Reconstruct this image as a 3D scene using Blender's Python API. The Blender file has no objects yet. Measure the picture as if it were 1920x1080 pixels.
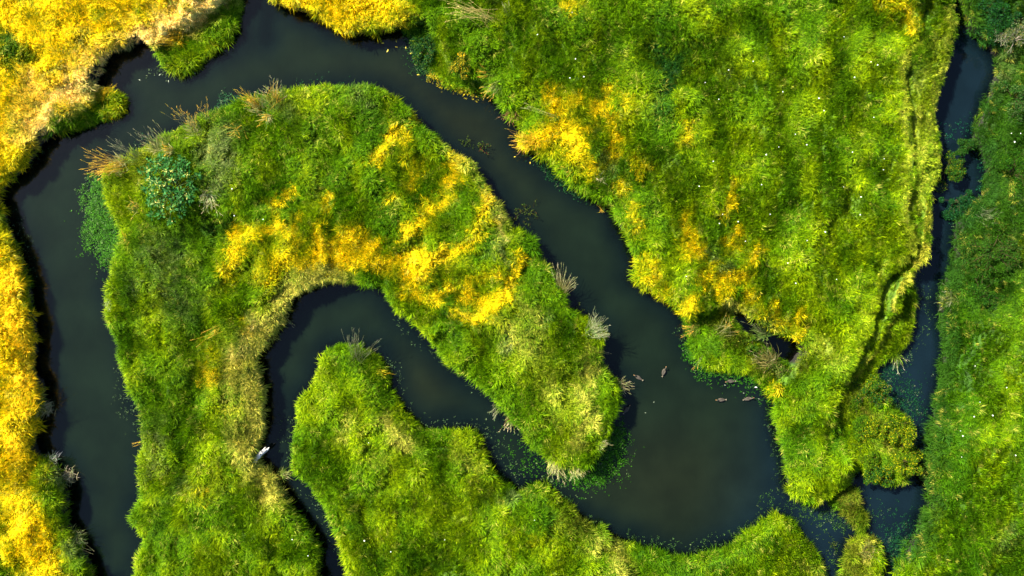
import bpy, math, random
import numpy as np
from mathutils import Vector, Matrix, Euler

SC = bpy.context.scene
C = SC.collection
random.seed(7)
RNG = np.random.default_rng(11)

# ------------------------------------------------------------------ camera, sky, sun, exposure
HCAM = 46.0          # drone height over the water, metres
PPM = 30.0           # photograph pixels (1920 wide) per metre at water level
cam_d = bpy.data.cameras.new('camera')
cam = bpy.data.objects.new('camera', cam_d)
C.objects.link(cam)
cam.location = (0, 0, HCAM)
cam.rotation_euler = (0, 0, 0)
cam_d.sensor_width = 36.0
cam_d.lens = 36.0 * HCAM / 64.0
cam_d.clip_end = 2000
SC.camera = cam

SUN_AZ = math.radians(146)      # direction towards the sun, counter-clockwise from +X
SUN_EL = math.radians(37)
sv = Vector((math.cos(SUN_AZ) * math.cos(SUN_EL), math.sin(SUN_AZ) * math.cos(SUN_EL), math.sin(SUN_EL)))
sun_d = bpy.data.lights.new('sun', 'SUN')
sun_d.energy = 5.0
sun_d.angle = math.radians(0.6)
sun_d.color = (1.0, 0.92, 0.76)
sun = bpy.data.objects.new('sun', sun_d)
C.objects.link(sun)
sun.rotation_euler = (-sv).to_track_quat('-Z', 'Y').to_euler()
sun.location = sv * 60

world = bpy.data.worlds.new('World')
SC.world = world
world.use_nodes = True
wn = world.node_tree
wn.nodes.clear()
w_out = wn.nodes.new('ShaderNodeOutputWorld')
w_bg = wn.nodes.new('ShaderNodeBackground')
w_sky = wn.nodes.new('ShaderNodeTexSky')
w_sky.sky_type = 'NISHITA'
w_sky.sun_disc = False
w_sky.sun_elevation = SUN_EL
w_sky.sun_rotation = math.radians(90) - SUN_AZ
w_bg.inputs['Strength'].default_value = 0.06
wn.links.new(w_sky.outputs[0], w_bg.inputs['Color'])
wn.links.new(w_bg.outputs[0], w_out.inputs['Surface'])

SC.view_settings.view_transform = 'Standard'
SC.view_settings.look = 'None'
SC.view_settings.exposure = 1.82
SC.view_settings.gamma = 1.0
SC.cycles.max_bounces = 5
SC.cycles.transparent_max_bounces = 6

# ------------------------------------------------------------------ helpers
def W(px, py, z=0.0):
    """photograph pixel -> world x, y of a point standing at height z"""
    f = (HCAM - z) / HCAM / PPM
    return ((px - 960.0) * f, (540.0 - py) * f)

def PX(x, y, z):
    """world -> photograph pixel (arrays)"""
    f = HCAM / (HCAM - z) * PPM
    return x * f + 960.0, 540.0 - y * f

def catmull(pts, n=5, closed=True):
    P = np.array(pts, float)
    out = []
    m = len(P)
    for i in range(m if closed else m - 1):
        if closed:
            a, b, c, d = P[(i - 1) % m], P[i], P[(i + 1) % m], P[(i + 2) % m]
        else:
            a, b, c, d = P[max(i - 1, 0)], P[i], P[i + 1], P[min(i + 2, m - 1)]
        if np.linalg.norm(c - b) > 300:
            out.append(b); continue
        for k in range(n):
            t = k / n
            out.append(0.5 * ((2 * b) + (c - a) * t + (2 * a - 5 * b + 4 * c - d) * t * t + (3 * b - a - 3 * c + d) * t ** 3))
    if not closed:
        out.append(P[-1])
    return np.array(out)

def _hash(ix, iy, seed):
    h = (ix.astype(np.int64) * 374761393 + iy.astype(np.int64) * 668265263 + seed * 1442695041) & 0x7fffffff
    h = ((h ^ (h >> 13)) * 1274126177) & 0x7fffffff
    return ((h ^ (h >> 16)) & 0xffff) / 65535.0

def vnoise(x, y, seed=0):
    ix = np.floor(x); iy = np.floor(y)
    fx = x - ix; fy = y - iy
    fx = fx * fx * (3 - 2 * fx); fy = fy * fy * (3 - 2 * fy)
    a = _hash(ix, iy, seed); b = _hash(ix + 1, iy, seed)
    c = _hash(ix, iy + 1, seed); d = _hash(ix + 1, iy + 1, seed)
    return (a + (b - a) * fx) * (1 - fy) + (c + (d - c) * fx) * fy

def fbm(x, y, seed=0, octs=4, gain=0.5):
    s = 0; amp = 1; tot = 0
    for o in range(octs):
        s = s + amp * vnoise(x * 2 ** o + 17.3 * o, y * 2 ** o - 9.1 * o, seed + o)
        tot += amp; amp *= gain
    return s / tot            # 0..1

def sstep(a, b, x):
    t = np.clip((x - a) / (b - a), 0, 1)
    return t * t * (3 - 2 * t)

def seg_dist(x, y, pts, closed=False):
    """distance to a polyline, and signed side of nearest segment"""
    best = np.full(x.shape, 1e18)
    side = np.zeros(x.shape)
    m = len(pts)
    for i in range(m if closed else m - 1):
        ax, ay = pts[i]; bx, by = pts[(i + 1) % m]
        dx, dy = bx - ax, by - ay
        L = dx * dx + dy * dy
        if L < 1e-12: continue
        t = np.clip(((x - ax) * dx + (y - ay) * dy) / L, 0, 1)
        ex = x - ax - t * dx; ey = y - ay - t * dy
        d = ex * ex + ey * ey
        k = d < best
        best = np.where(k, d, best)
        side = np.where(k, dx * (y - ay) - dy * (x - ax), side)
    return np.sqrt(best), side

def inside(x, y, pts):
    r = np.zeros(x.shape, bool)
    m = len(pts); j = m - 1
    for i in range(m):
        xi, yi = pts[i]; xj, yj = pts[j]
        if yi != yj:
            k = ((yi > y) != (yj > y)) & (x < (xj - xi) * (y - yi) / (yj - yi) + xi)
            r ^= k
        j = i
    return r

def sdf(x, y, pts):
    """positive inside"""
    d, _ = seg_dist(x, y, pts, True)
    return np.where(inside(x, y, pts), d, -d)

# ------------------------------------------------------------------ the land, traced from above (photograph pixels)
LAND = {
 'left': (1.25, [(462,0),(447,20),(438,50),(430,75),(402,95),(372,118),(332,132),(302,124),(290,105),(284,88),(272,82),(250,84),(226,93),(208,100),
    (192,122),(186,145),(176,160),(200,162),(222,174),(228,190),(218,212),(190,226),(150,238),(120,248),(96,256),(80,270),(66,292),(36,324),(14,344),
    (6,362),(3,385),(8,408),(16,432),(34,468),(44,500),(56,548),(64,600),(68,640),(64,690),(80,720),(78,770),(68,800),(66,832),(82,860),(102,872),
    (118,900),(128,932),(124,970),(140,1002),(160,1040),(176,1080),(195,1140),(230,1260),(260,3000),(-3000,3000),(-3000,-3000),(440,-3000),(450,-160),(452,-60)]),
 'meadow': (1.35, [(505,0),(530,14),(570,26),(598,34),(612,50),(640,60),(680,64),(705,63),(742,55),(765,60),(780,85),(795,112),(805,132),(832,150),(872,165),
    (912,176),(938,186),(946,210),(965,228),(984,246),(966,262),(990,286),(1020,298),(1042,322),(1076,350),(1112,372),(1142,386),(1156,420),(1180,460),
    (1192,500),(1186,520),(1212,542),(1250,565),(1280,590),(1290,620),(1298,655),(1318,685),(1352,695),(1400,702),(1440,732),(1450,760),(1452,792),
    (1462,832),(1472,872),(1478,918),(1500,940),(1530,940),(1560,927),(1590,910),(1606,884),(1632,898),(1662,910),(1700,904),(1715,880),(1712,830),
    (1700,790),(1668,758),(1652,725),(1645,692),(1688,660),(1710,635),(1722,600),(1722,560),(1715,522),(1733,470),(1737,430),(1746,400),(1744,372),(1752,340),
    (1760,285),(1754,250),(1750,215),(1756,170),(1770,130),(1783,95),(1788,40),(1780,0),(1786,-100),(1790,-300),(1790,-3000),(480,-3000),(492,-160),(496,-50)]),
 'right': (1.2, [(1800,-60),(1800,-10),(1806,22),(1814,52),(1832,72),(1858,92),(1872,122),(1862,150),(1846,192),(1832,226),(1826,260),(1845,300),(1848,340),
    (1835,368),(1812,388),(1792,415),(1788,450),(1784,500),(1768,532),(1760,562),(1764,602),(1771,650),(1766,702),(1758,742),(1748,792),(1742,842),
    (1738,872),(1730,900),(1741,932),(1736,958),(1722,975),(1718,1002),(1700,1022),(1690,1050),(1672,1080),(1660,1160),(1650,1300),(1700,3000),(5000,3000),
    (5000,-3000),(1805,-3000),(1800,-300)]),
 'island': (1.2, [(256,1080),(258,1050),(272,1012),(262,985),(251,965),(267,932),(268,900),(266,860),(273,830),(275,800),(268,770),(256,745),(246,710),
    (233,680),(230,650),(220,620),(212,590),(205,562),(212,530),(216,505),(226,480),(232,450),(215,415),(200,385),(192,350),(196,318),(230,298),(262,280),
    (300,262),(340,243),(380,226),(420,206),(460,192),(500,184),(540,180),(562,168),(610,164),(660,170),(710,167),(742,185),(776,214),(790,240),(820,265),
    (852,286),(880,302),(902,326),(920,360),(935,390),(960,422),(986,442),(1004,456),(1012,486),(1032,506),(1050,540),(1066,572),(1090,590),(1110,602),
    (1128,630),(1126,660),(1126,682),(1146,706),(1166,726),(1162,750),(1152,782),(1138,822),(1120,850),(1098,874),(1060,870),(1020,852),(1000,832),
    (978,802),(962,788),(948,768),(925,740),(900,716),(870,700),(842,682),(820,656),(800,635),(780,610),(752,586),(736,570),(722,550),(700,533),(670,529),
    (640,530),(610,534),(580,546),(556,562),(540,586),(530,606),(515,626),(498,650),(484,680),(484,702),(493,722),(500,742),(500,780),(493,810),(484,832),
    (481,850),(495,870),(516,896),(535,926),(552,956),(575,986),(594,1020),(600,1050),(602,1080),(612,1160),(625,1300),(640,3000),(200,3000),(235,1300),(250,1160)]),
 'peninsula': (1.0, [(655,1080),(650,1052),(636,1012),(625,982),(610,950),(590,916),(566,890),(551,862),(554,820),(560,792),(558,770),(566,745),(590,710),
    (600,680),(614,656),(640,648),(670,650),(702,666),(724,694),(732,725),(752,760),(776,790),(800,804),(840,808),(880,808),(904,820),(902,842),(920,875),
    (946,905),(966,920),(992,915),(1024,910),(1042,930),(1062,946),(1086,970),(1112,985),(1132,990),(1152,1012),(1182,1014),(1222,1032),(1280,1046),
    (1340,1036),(1386,1015),(1422,986),(1462,965),(1492,980),(1512,1012),(1530,1036),(1548,1080),(1560,1160),(1570,1300),(1600,3000),(720,3000),(690,1300),(668,1160)]),
 'islet': (0.45, [(1582,1085),(1582,1045),(1600,1012),(1624,1002),(1640,1020),(1646,1060),(1640,1110),(1615,1135),(1590,1120)]),
 'hummock': (0.22, [(1562,938),(1578,922),(1596,918),(1610,930),(1612,950),(1622,972),(1614,992),(1600,980),(1586,964),(1570,954)]),
}
# low shelves: land that lies only a little over the water  (height, softness px, polygon)
LOW = [
 (0.35, 10, [(420,-20),(500,-20),(450,60),(400,110),(330,140),(280,120),(290,80),(340,40),(400,12)]),
 (0.32, 10, [(165,150),(240,150),(240,215),(190,240),(80,290),(80,262),(120,225),(165,185)]),
 (0.25, 8, [(760,40),(800,40),(830,90),(850,130),(930,170),(930,200),(860,185),(800,160),(740,80)]),
 (0.40, 10, [(1676,590),(1694,562),(1715,515),(1735,500),(1740,600),(1720,650),(1640,710),(1600,716),(1632,672)]),
 (0.30, 7, [(1366,568),(1388,585),(1412,598),(1432,616),(1455,628),(1480,640),(1500,655),(1506,680),(1470,705),(1440,760),(1300,710),(1280,620),(1300,585),(1340,580)]),
 (0.50, 25, [(1570,720),(1660,700),(1740,780),(1740,930),(1600,940),(1600,870),(1570,820)]),
 (0.42, 20, [(1148,1000),(1182,1008),(1260,1030),(1400,980),(1470,950),(1530,1000),(1570,1120),(1400,1200),(1200,1160),(1180,1050)]),
 (0.45, 12, [(965,905),(1030,900),(1075,945),(1100,975),(1080,985),(1020,965),(970,935)]),
 (0.55, 14, [(790,795),(910,800),(915,845),(930,880),(880,850),(800,835)]),
 (0.45, 25, [(590,640),(740,650),(740,740),(700,715),(640,690),(600,700)]),
 (0.50, 20, [(180,300),(240,280),(250,330),(250,430),(215,440),(180,400)]),
]
TRENCH = [(1745,-60),(1735,30),(1728,62),(1712,84),(1704,130),(1703,175),(1710,205),(1714,250),(1714,300),(1710,350),(1706,388),(1712,418),(1720,448),(1716,474),(1700,498),(1676,516),(1664,534),(1654,566),(1642,600),(1628,645),(1606,688),(1592,712)]
LIP = [(1735,360),(1740,400),(1736,430),(1730,470),(1712,505),(1690,534),(1677,562),(1675,590),(1656,630),(1632,670),(1606,700),(1590,716)]
CAVLIP = [(1362,566),(1386,583),(1410,596),(1430,614),(1453,626),(1478,638),(1498,652)]

def poly_world(name):
    z, pts = LAND[name]
    P = catmull(pts, 4)
    f = (HCAM - z * 0.40) / HCAM / PPM
    return np.stack([(P[:, 0] - 960) * f, (540 - P[:, 1]) * f], 1)

# non-uniform grid: fine over the frame, coarse out to 220 m
def axis(lo, hi, step, far):
    inner = np.arange(lo, hi + step * .5, step)
    out = []
    s, p = step, inner[-1]
    while p < far:
        s *= 1.35; p += s; out.append(p)
    out = np.array(out)
    return np.concatenate([(-(out - inner[-1]) + inner[0])[::-1], inner, out])
GX = axis(-36.0, 36.0, 0.115, 220)
GY = axis(-21.5, 21.5, 0.115, 220)
XX, YY = np.meshgrid(GX, GY)
INSET = {'right': .32, 'hummock': .1, 'islet': .15}
warp = (fbm(XX * 1.6, YY * 1.6, 3, 3) - 0.5) * 0.34 + (vnoise(XX * 6, YY * 6, 9) - .5) * 0.12
land_sd = np.full(XX.shape, -1e9)
top_h = np.zeros(XX.shape)
region = np.zeros(XX.shape, int)
NAMES = list(LAND)
for i, nme in enumerate(NAMES):
    s = sdf(XX, YY, poly_world(nme)) + warp * (.6 if nme in ('meadow', 'right') else 1) - INSET.get(nme, .26)
    k = s > land_sd
    land_sd = np.where(k, s, land_sd)
    top_h = np.where(k, LAND[nme][0], top_h)
    region = np.where(k, i, region)

# hollow under the meadow's south-west lip, cut to black water in place of its shade
hpx, hpy = PX(XX, YY, 0.6)
hol = catmull([(1384, 594), (1408, 608), (1432, 626), (1456, 640), (1482, 656)], 4, False)
dH, _ = seg_dist(hpx, hpy, hol)
hr = 13 + 9 * sstep(1400, 1480, hpx) + (fbm(XX * 3, YY * 3, 7) - .5) * 9
HOL = (dH - hr) / PPM
land_sd = np.minimum(land_sd, HOL)
# relief
lwx = (fbm(XX * .3, YY * .3, 23, 2) - .5) * 3.5
lump = (1 - np.abs(fbm(XX * 0.42 + lwx, YY * 0.20 + lwx * .5, 21, 3) - 0.5) * 4) * .42 - .15
lump2 = fbm(XX * 1.5 + 0.4 * YY, YY * 1.3, 33, 3) - 0.5
PXX, PYY = PX(XX, YY, 1.3)
H = top_h * (0.80 + 0.20 * sstep(0, 2.0, land_sd)) + lump * 0.95 + lump2 * 0.55 * sstep(0, 0.8, land_sd)
lowmask = np.zeros(XX.shape)
for hz, soft, pts in LOW:
    s = sdf(PXX, PYY, np.array(pts, float)) + (fbm(XX * 1.3, YY * 1.3, 5) - .5) * 22
    w = sstep(-soft, soft * 0.4, s)
    lowmask = np.maximum(lowmask, w)
    H = H * (1 - w) + (hz + lump2 * 0.22) * w
# terraces of slumped turf along the right channel
tr = catmull([(x_ - 6, y_) for x_, y_ in TRENCH], 4, False)
dT, sT = seg_dist(PXX, PYY, tr)
sT = np.where(sT > 0, 1, -1) * dT
sT = -sT if sdf(np.array([1640.]), np.array([300.]), np.array([(1700,0),(1560,0),(1560,600),(1600,600)], float))[0] and False else sT
near = (PXX > 1500) & (PYY < 760)
# east of the line is positive
eastT = np.where(np.interp(PYY, tr[:, 1], tr[:, 0]) < PXX, dT, -dT)
wv = 4 * (vnoise(XX * .8, YY * .8, 2) - .5)
depthT = (-0.22 + 0.16 * sstep(60, 100, PYY) + 0.16 * sstep(440, 520, PYY)) * (1 - sstep(690, 720, PYY))
H = np.where(near, H + 0.20 * np.exp(-((eastT + 14) / 14) ** 2) - (depthT + .50) * sstep(-2, 3, eastT + wv * .5) * (1 - 0.60 * sstep(7 + 7 * sstep(440, 520, PYY), 14 + 12 * sstep(440, 520, PYY), eastT + wv)) * (1 - lowmask), H)
lp = catmull(LIP, 4, False)
dL, _ = seg_dist(PXX, PYY, lp)
H = H + np.where(near, 0.38 * np.exp(-(dL / 6.5) ** 2), 0)
cl = catmull(CAVLIP, 4, False)
dC, _ = seg_dist(PXX, PYY, cl)
H = H + 0.22 * np.exp(-(dC / 10.0) ** 2)
pit = catmull([(x_ - 9, y_ + 24) for x_, y_ in CAVLIP[1:]] + [(1496, 672)], 4, False)
dP, _ = seg_dist(PXX, PYY, pit)
H = H - 1.3 * np.exp(-(dP / 18.0) ** 2) * (0.15 + .85 * lowmask)
H = H - 0.5 * np.exp(-((PXX - 400) / 48) ** 2 - ((PYY - 424) / 24) ** 2)
H = H + 0.5 * np.exp(-((PXX - 320) / 60) ** 2 - ((PYY - 345) / 45) ** 2)
edge = sstep(-0.05, 0.10, land_sd)
bed = -0.12 - 1.1 * sstep(0.0, 2.2, -land_sd)
H = np.maximum(H, 0.16)
ZZ = bed * (1 - edge) + H * edge

def bil(A, x, y):
    ix = np.clip(np.searchsorted(GX, x) - 1, 0, len(GX) - 2)
    iy = np.clip(np.searchsorted(GY, y) - 1, 0, len(GY) - 2)
    fx = (x - GX[ix]) / (GX[ix + 1] - GX[ix]); fy = (y - GY[iy]) / (GY[iy + 1] - GY[iy])
    return (A[iy, ix] * (1 - fx) + A[iy, ix + 1] * fx) * (1 - fy) + (A[iy + 1, ix] * (1 - fx) + A[iy + 1, ix + 1] * fx) * fy
def zat(x, y):
    return float(bil(ZZ, np.array([x]), np.array([y]))[0])

# ------------------------------------------------------------------ grass colours by place, with some sun and shade painted in
GREEN = (0.088, 0.195, 0.0010)
LIME = (0.205, 0.310, 0.0010)
DEEP = (0.034, 0.112, 0.0012)
TEAL = (0.014, 0.085, 0.012)
GOLD = (0.66, 0.52, 0.0040)
AMBER = (0.72, 0.53, 0.010)
CREAM = (0.84, 0.66, 0.17)
STRAW = (0.42, 0.41, 0.050)
SAGE = (0.13, 0.18, 0.042)
OLIVE = (0.10, 0.115, 0.008)
DARK_AND_SHADE = (0.024, 0.080, 0.0030)  # dark right-bank foliage; also shade painted in hollow, by bank and thistle
# (colour, radius px, strength, points) painted in order
PAINT = [
 # right bank
 (DEEP, 150, .75, [(1880,560),(1880,800),(1850,1080)]), (DARK_AND_SHADE, 130, 1.0, [(1890,0),(1900,220),(1880,400),(1830,520)]), (DEEP, 90, .8, [(1800,620),(1790,800),(1800,900)]),
 (GREEN, 60, .8, [(1900,620),(1880,740),(1870,850),(1860,1000)]), (LIME, 22, .55, [(1910,700),(1890,760),(1880,850),(1850,900)]),
 (LIME, 20, .5, [(1850,800),(1840,860)]), (SAGE, 22, .35, [(1905,450),(1915,500)]), (SAGE, 22, .5, [(1880,1030),(1900,1000)]), (LIME, 16, .5, [(1900,960),(1870,1060)]),
 (TEAL, 40, .6, [(1860,20),(1850,70)]), (TEAL, 32, .7, [(1800,395),(1840,300)]), (SAGE, 26, .45, [(1890,110),(1880,160)]),
 (TEAL, 25, .6, [(1700,1040),(1720,1010)]), (DEEP, 30, .6, [(1740,960),(1730,1040)]),
 # meadow
 (LIME, 90, .35, [(1300,300),(1500,200),(1600,60)]), (LIME, 60, .45, [(1500,480),(1600,420)]), (LIME, 40, .45, [(1380,280),(1420,420)]), (LIME, 30, .5, [(1560,600),(1500,700)]),
 (LIME, 26, .7, [(1690,60),(1685,180),(1696,300),(1690,400),(1700,470),(1660,520),(1630,600),(1600,660)]),
 ((.34, .40, .020), 9, .85, [(1722,70),(1700,100),(1694,170),(1700,240),(1703,300),(1699,380),(1704,420),(1712,450),(1706,474),(1690,494)]), ((.34, .38, .035), 8, .8, [(1780,20),(1776,90),(1760,140),(1748,190),(1746,250),(1752,300),(1742,350)]), ((.30, .36, .02), 7, .7, [(1722,200),(1726,300),(1722,390)]), ((.30, .38, .010), 8, .7, [(1655,515),(1640,560),(1622,620),(1600,680)]), (STRAW, 22, .5, [(1760,60),(1745,110),(1728,180),(1732,260),(1735,340)]), (LIME, 26, .6, [(1765,40),(1735,200),(1740,340)]),  # sunlit trench and terrace rims painted as pale bands
 (DEEP, 55, .7, [(1240,50),(1200,130),(1270,140)]), (TEAL, 26, .7, [(1265,130),(1300,90)]), (TEAL, 24, .6, [(1240,90),(1250,150),(1230,210)]), (DEEP, 40, .5, [(1000,40),(1130,60)]),
 (DEEP, 26, .6, [(1280,100),(1330,100),(1360,70)]), (DEEP, 34, .5, [(1560,280),(1540,330)]), (DEEP, 24, .6, [(1580,100),(1575,170)]), (DEEP, 20, .5, [(1640,250),(1660,330),(1650,420)]),
 (DEEP, 26, .5, [(1420,160),(1450,200)]), (DEEP, 22, .5, [(1340,230),(1345,260)]), (DEEP, 30, .45, [(1550,430),(1540,520)]), (DEEP, 30, .5, [(1220,330),(1240,420)]),
 (GREEN, 50, .6, [(900,60),(960,130),(1000,200)]), (DEEP, 26, .5, [(1090,110),(1120,130)]), (DEEP, 26, .5, [(1230,240),(1250,300)]), (SAGE, 24, .5, [(1130,300),(1150,320)]),
 (LIME, 34, .5, [(1190,80),(1180,130)]), (LIME, 24, .5, [(1000,110),(1010,150)]), (DEEP, 34, .8, [(780,60),(800,90),(800,130)]), (DARK_AND_SHADE, 18, .7, [(790,40),(795,80)]),  # last stroke paints the shade beside the golden bank
 (AMBER, 10, .6, [(1060,20),(1075,10)]), (GOLD, 14, .5, [(1060,10),(1090,5)]), (GOLD, 14, .7, [(1650,0),(1700,15)]), (GOLD, 10, .8, [(1703,20),(1708,45)]),
 (GOLD, 15, .9, [(1043,172),(1040,200)]), (GOLD, 14, .75, [(1083,186),(1060,200)]), (GOLD, 13, .8, [(1142,176),(1122,202),(1120,215)]), (GOLD, 11, .6, [(1170,190),(1175,215)]),
 (GOLD, 24, .9, [(1020,255),(1050,235),(1080,275)]), (GOLD, 16, .9, [(985,262),(1030,268),(1075,282)]), (GOLD, 16, .7, [(1090,250),(1085,300),(1110,315)]), (GOLD, 13, .8, [(1148,235),(1155,260),(1148,285)]),
 (GOLD, 24, .45, [(1040,210),(1080,230)]), (GOLD, 12, .6, [(1195,300),(1205,320)]), (GOLD, 10, .6, [(1167,345),(1160,370)]), (GOLD, 10, .7, [(1190,395),(1198,430)]),
 (GOLD, 12, .7, [(1215,490),(1235,520),(1215,530)]), (GOLD, 12, .6, [(1250,545),(1280,570)]), (GOLD, 9, .8, [(1287,230),(1286,268)]), (GOLD, 8, .8, [(1376,335),(1372,370),(1362,400)]),
 (GOLD, 10, .8, [(1284,405),(1288,450),(1292,480)]), (GOLD, 11, .75, [(1313,480),(1300,440)]), (GOLD, 10, .8, [(1388,430),(1372,460),(1355,455)]), (GOLD, 9, .8, [(1424,460),(1412,485)]),
 (GOLD, 16, .8, [(1320,530),(1345,520),(1350,545)]), (GOLD, 14, .85, [(1365,515),(1390,510)]), (GOLD, 10, .7, [(1405,540),(1410,570)]), (GOLD, 9, .8, [(1453,565),(1450,590)]),
 (GOLD, 12, .6, [(1440,600),(1480,605)]), (GOLD, 9, .8, [(1500,585),(1502,610),(1495,630)]), (GOLD, 9, .8, [(1299,558),(1296,580)]), (GOLD, 12, .5, [(1370,575),(1400,585)]),
 (STRAW, 9, .9, [(1362,568),(1388,584),(1412,597),(1432,615),(1455,627),(1482,638)]),  # sunlit lip over the hollow, painted pale
 (SAGE, 14, .6, [(1350,490),(1330,470)]), (STRAW, 22, .4, [(1540,640),(1560,680)]), (OLIVE, 24, .6, [(1510,660),(1500,690)]),
 ((.46, .45, .035), 3.6, .8, [(1738,370),(1745,400),(1737,430),(1733,470),(1714,507),(1692,536),(1678,562),(1676,592),(1657,632),(1633,672),(1608,702),(1585,722)]),  # sunlit turf lip painted as a bright line
 (LIME, 16, .6, [(1560,720),(1550,760),(1545,800)]), (LIME, 18, .7, [(1490,900),(1540,925),(1580,890),(1600,840),(1610,790)]), (LIME, 16, .55, [(1530,860),(1560,870)]),
 (DEEP, 26, .6, [(1500,800),(1490,860)]), (DEEP, 22, .6, [(1570,780),(1560,830)]), (DEEP, 16, .5, [(1550,890),(1520,880)]), (OLIVE, 26, .6, [(1340,610),(1390,650),(1420,680)]), (DARK_AND_SHADE, 20, 1.0, [(1405,612),(1440,628),(1470,655),(1490,668)]), (DARK_AND_SHADE, 16, .8, [(1380,590),(1410,615)]),  # last two strokes paint the hollow's shade
 (OLIVE, 24, .7, [(1430,690),(1450,700)]), (GOLD, 7, .5, [(1450,722),(1455,735)]), (OLIVE, 40, .6, [(1610,760),(1680,830)]),
 # bottom peninsula and low south bank
 (LIME, 60, .55, [(640,740),(720,860),(820,960),(900,1040)]), (LIME, 40, .55, [(960,1000),(1080,1040)]), (STRAW, 22, .7, [(720,790),(740,820),(770,850)]), (STRAW, 16, .55, [(650,820),(660,780)]),
 (CREAM, 8, .5, [(728,800),(735,815)]), (STRAW, 26, .6, [(1110,1030),(1150,1030),(1160,1070)]), (DEEP, 26, .7, [(1000,930),(1030,960),(1010,990)]), (OLIVE, 30, .6, [(1060,970),(1100,1000)]),
 (OLIVE, 22, .6, [(860,850),(900,900)]), (DEEP, 20, .5, [(820,830),(790,815)]), (DEEP, 24, .7, [(650,980),(690,1040),(740,1070)]), (DEEP, 16, .5, [(580,860),(600,900)]), (OLIVE, 16, .55, [(720,890),(700,870)]),
 (AMBER, 8, .35, [(1000,1020),(1010,1010)]), (SAGE, 14, .5, [(980,930),(930,930)]), (LIME, 14, .5, [(960,1000),(950,1020)]), (DEEP, 50, .6, [(1200,1060),(1320,1060),(1400,1020),(1450,1010)]),
 (LIME, 18, .5, [(1460,990),(1480,1010)]), (STRAW, 12, .5, [(1510,1060),(1540,1075)]), (OLIVE, 20, .5, [(1500,1050),(1530,1070)]), (OLIVE, 30, .8, [(1610,1030),(1610,1080)]), (STRAW, 9, .7, [(1625,1020),(1628,1050)]),
 (OLIVE, 24, .8, [(1590,935),(1600,975)]), (LIME, 16, .4, [(620,700),(640,720)]), (DEEP, 20, .5, [(620,665),(640,690)]),
 # main island
 (SAGE, 55, .5, [(300,470),(340,560)]), (LIME, 50, .25, [(330,650),(320,800)]), (SAGE, 20, .6, [(240,520),(250,560)]), (SAGE, 24, .5, [(300,790),(290,880)]), (SAGE, 16, .5, [(330,930),(340,900)]),
 (DEEP, 30, .4, [(280,700),(300,740)]), (DEEP, 22, .4, [(290,990),(320,1050)]), (LIME, 50, .4, [(480,960),(500,1040)]), (GOLD, 14, .35, [(360,920),(400,915)]), (OLIVE, 16, .5, [(400,890),(420,900)]),
 (OLIVE, 34, .6, [(260,330),(290,300)]), (SAGE, 36, .7, [(390,290),(430,250),(400,340)]), (SAGE, 22, .6, [(520,200),(550,210)]), (LIME, 36, .35, [(600,290),(560,250)]), (DEEP, 34, .5, [(520,350),(480,380)]),
 (DARK_AND_SHADE, 22, .9, [(380,420),(410,430),(425,415)]), (DEEP, 44, .5, [(600,350),(650,330)]), (DEEP, 34, .5, [(700,220),(690,270)]), (SAGE, 20, .5, [(690,200),(660,190)]), (DEEP, 30, .6, [(760,370),(780,400)]),  # first stroke paints the thistle bush's shadow on the grass
 (STRAW, 36, .95, [(640,520),(590,525),(545,550),(520,580),(480,630),(450,680),(470,730),(475,790),(460,840),(490,880),(510,930)]), (STRAW, 20, .45, [(420,620),(420,720),(430,820)]),
 (CREAM, 12, .45, [(470,590),(450,640),(440,680)]), (CREAM, 8, .4, [(480,600),(500,600)]), (AMBER, 8, .5, [(460,620),(450,600)]), (LIME, 36, .5, [(420,560),(410,640)]),
 (GOLD, 12, .85, [(440,432),(447,460),(442,490),(420,505)]), (GOLD, 13, .9, [(455,430),(448,455)]), (GOLD, 9, .9, [(480,442),(510,438),(515,410)]), (GOLD, 9, .9, [(508,385),(530,375),(542,362)]),
 (GOLD, 12, .65, [(520,440),(560,455)]), (GOLD, 8, .75, [(556,415),(545,450)]), (GOLD, 8, .8, [(612,365),(605,400)]), (GOLD, 10, .9, [(598,432),(603,460)]), (GOLD, 16, .7, [(490,490),(540,480),(500,520)]),
 (GOLD, 20, .95, [(545,500),(600,488),(660,485),(735,488)]), (GOLD, 16, .85, [(600,465),(650,460),(700,462)]), (GOLD, 14, .7, [(665,440),(640,445)]), (GOLD, 22, .95, [(755,478),(800,490),(830,480)]), (GOLD, 14, .9, [(755,500),(760,520),(800,510)]),
 (GOLD, 11, .95, [(835,377),(800,392),(790,420),(765,435),(750,440)]), (GOLD, 8, .7, [(740,375),(725,372)]), (GOLD, 12, .95, [(893,430),(880,455),(845,468),(825,478)]), (GOLD, 16, .45, [(860,490),(850,510)]),
 (GOLD, 11, .95, [(980,488),(968,515),(953,535),(958,550)]), (GOLD, 12, .9, [(955,552),(930,568),(900,585)]), (GOLD, 11, .9, [(880,528),(868,555),(885,565)]), (GOLD, 10, .7, [(900,515),(930,515)]),
 (GOLD, 9, .95, [(852,588),(880,600),(902,590)]), (GOLD, 8, .6, [(930,605),(938,612)]), (GOLD, 10, .9, [(778,548),(795,555)]), (GOLD, 9, .9, [(815,540),(818,560)]), (GOLD, 8, .85, [(840,540),(855,545)]), (GOLD, 9, .6, [(750,545),(760,555)]),
 (GOLD, 9, .95, [(745,238),(728,270),(708,292)]), (GOLD, 9, .7, [(765,245),(762,270)]), (GOLD, 9, .75, [(698,300),(715,300)]), (GOLD, 11, .65, [(765,320),(768,350)]), (GOLD, 13, .9, [(852,300),(848,335),(838,345)]), (AMBER, 8, .8, [(774,212),(780,222)]),
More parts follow.
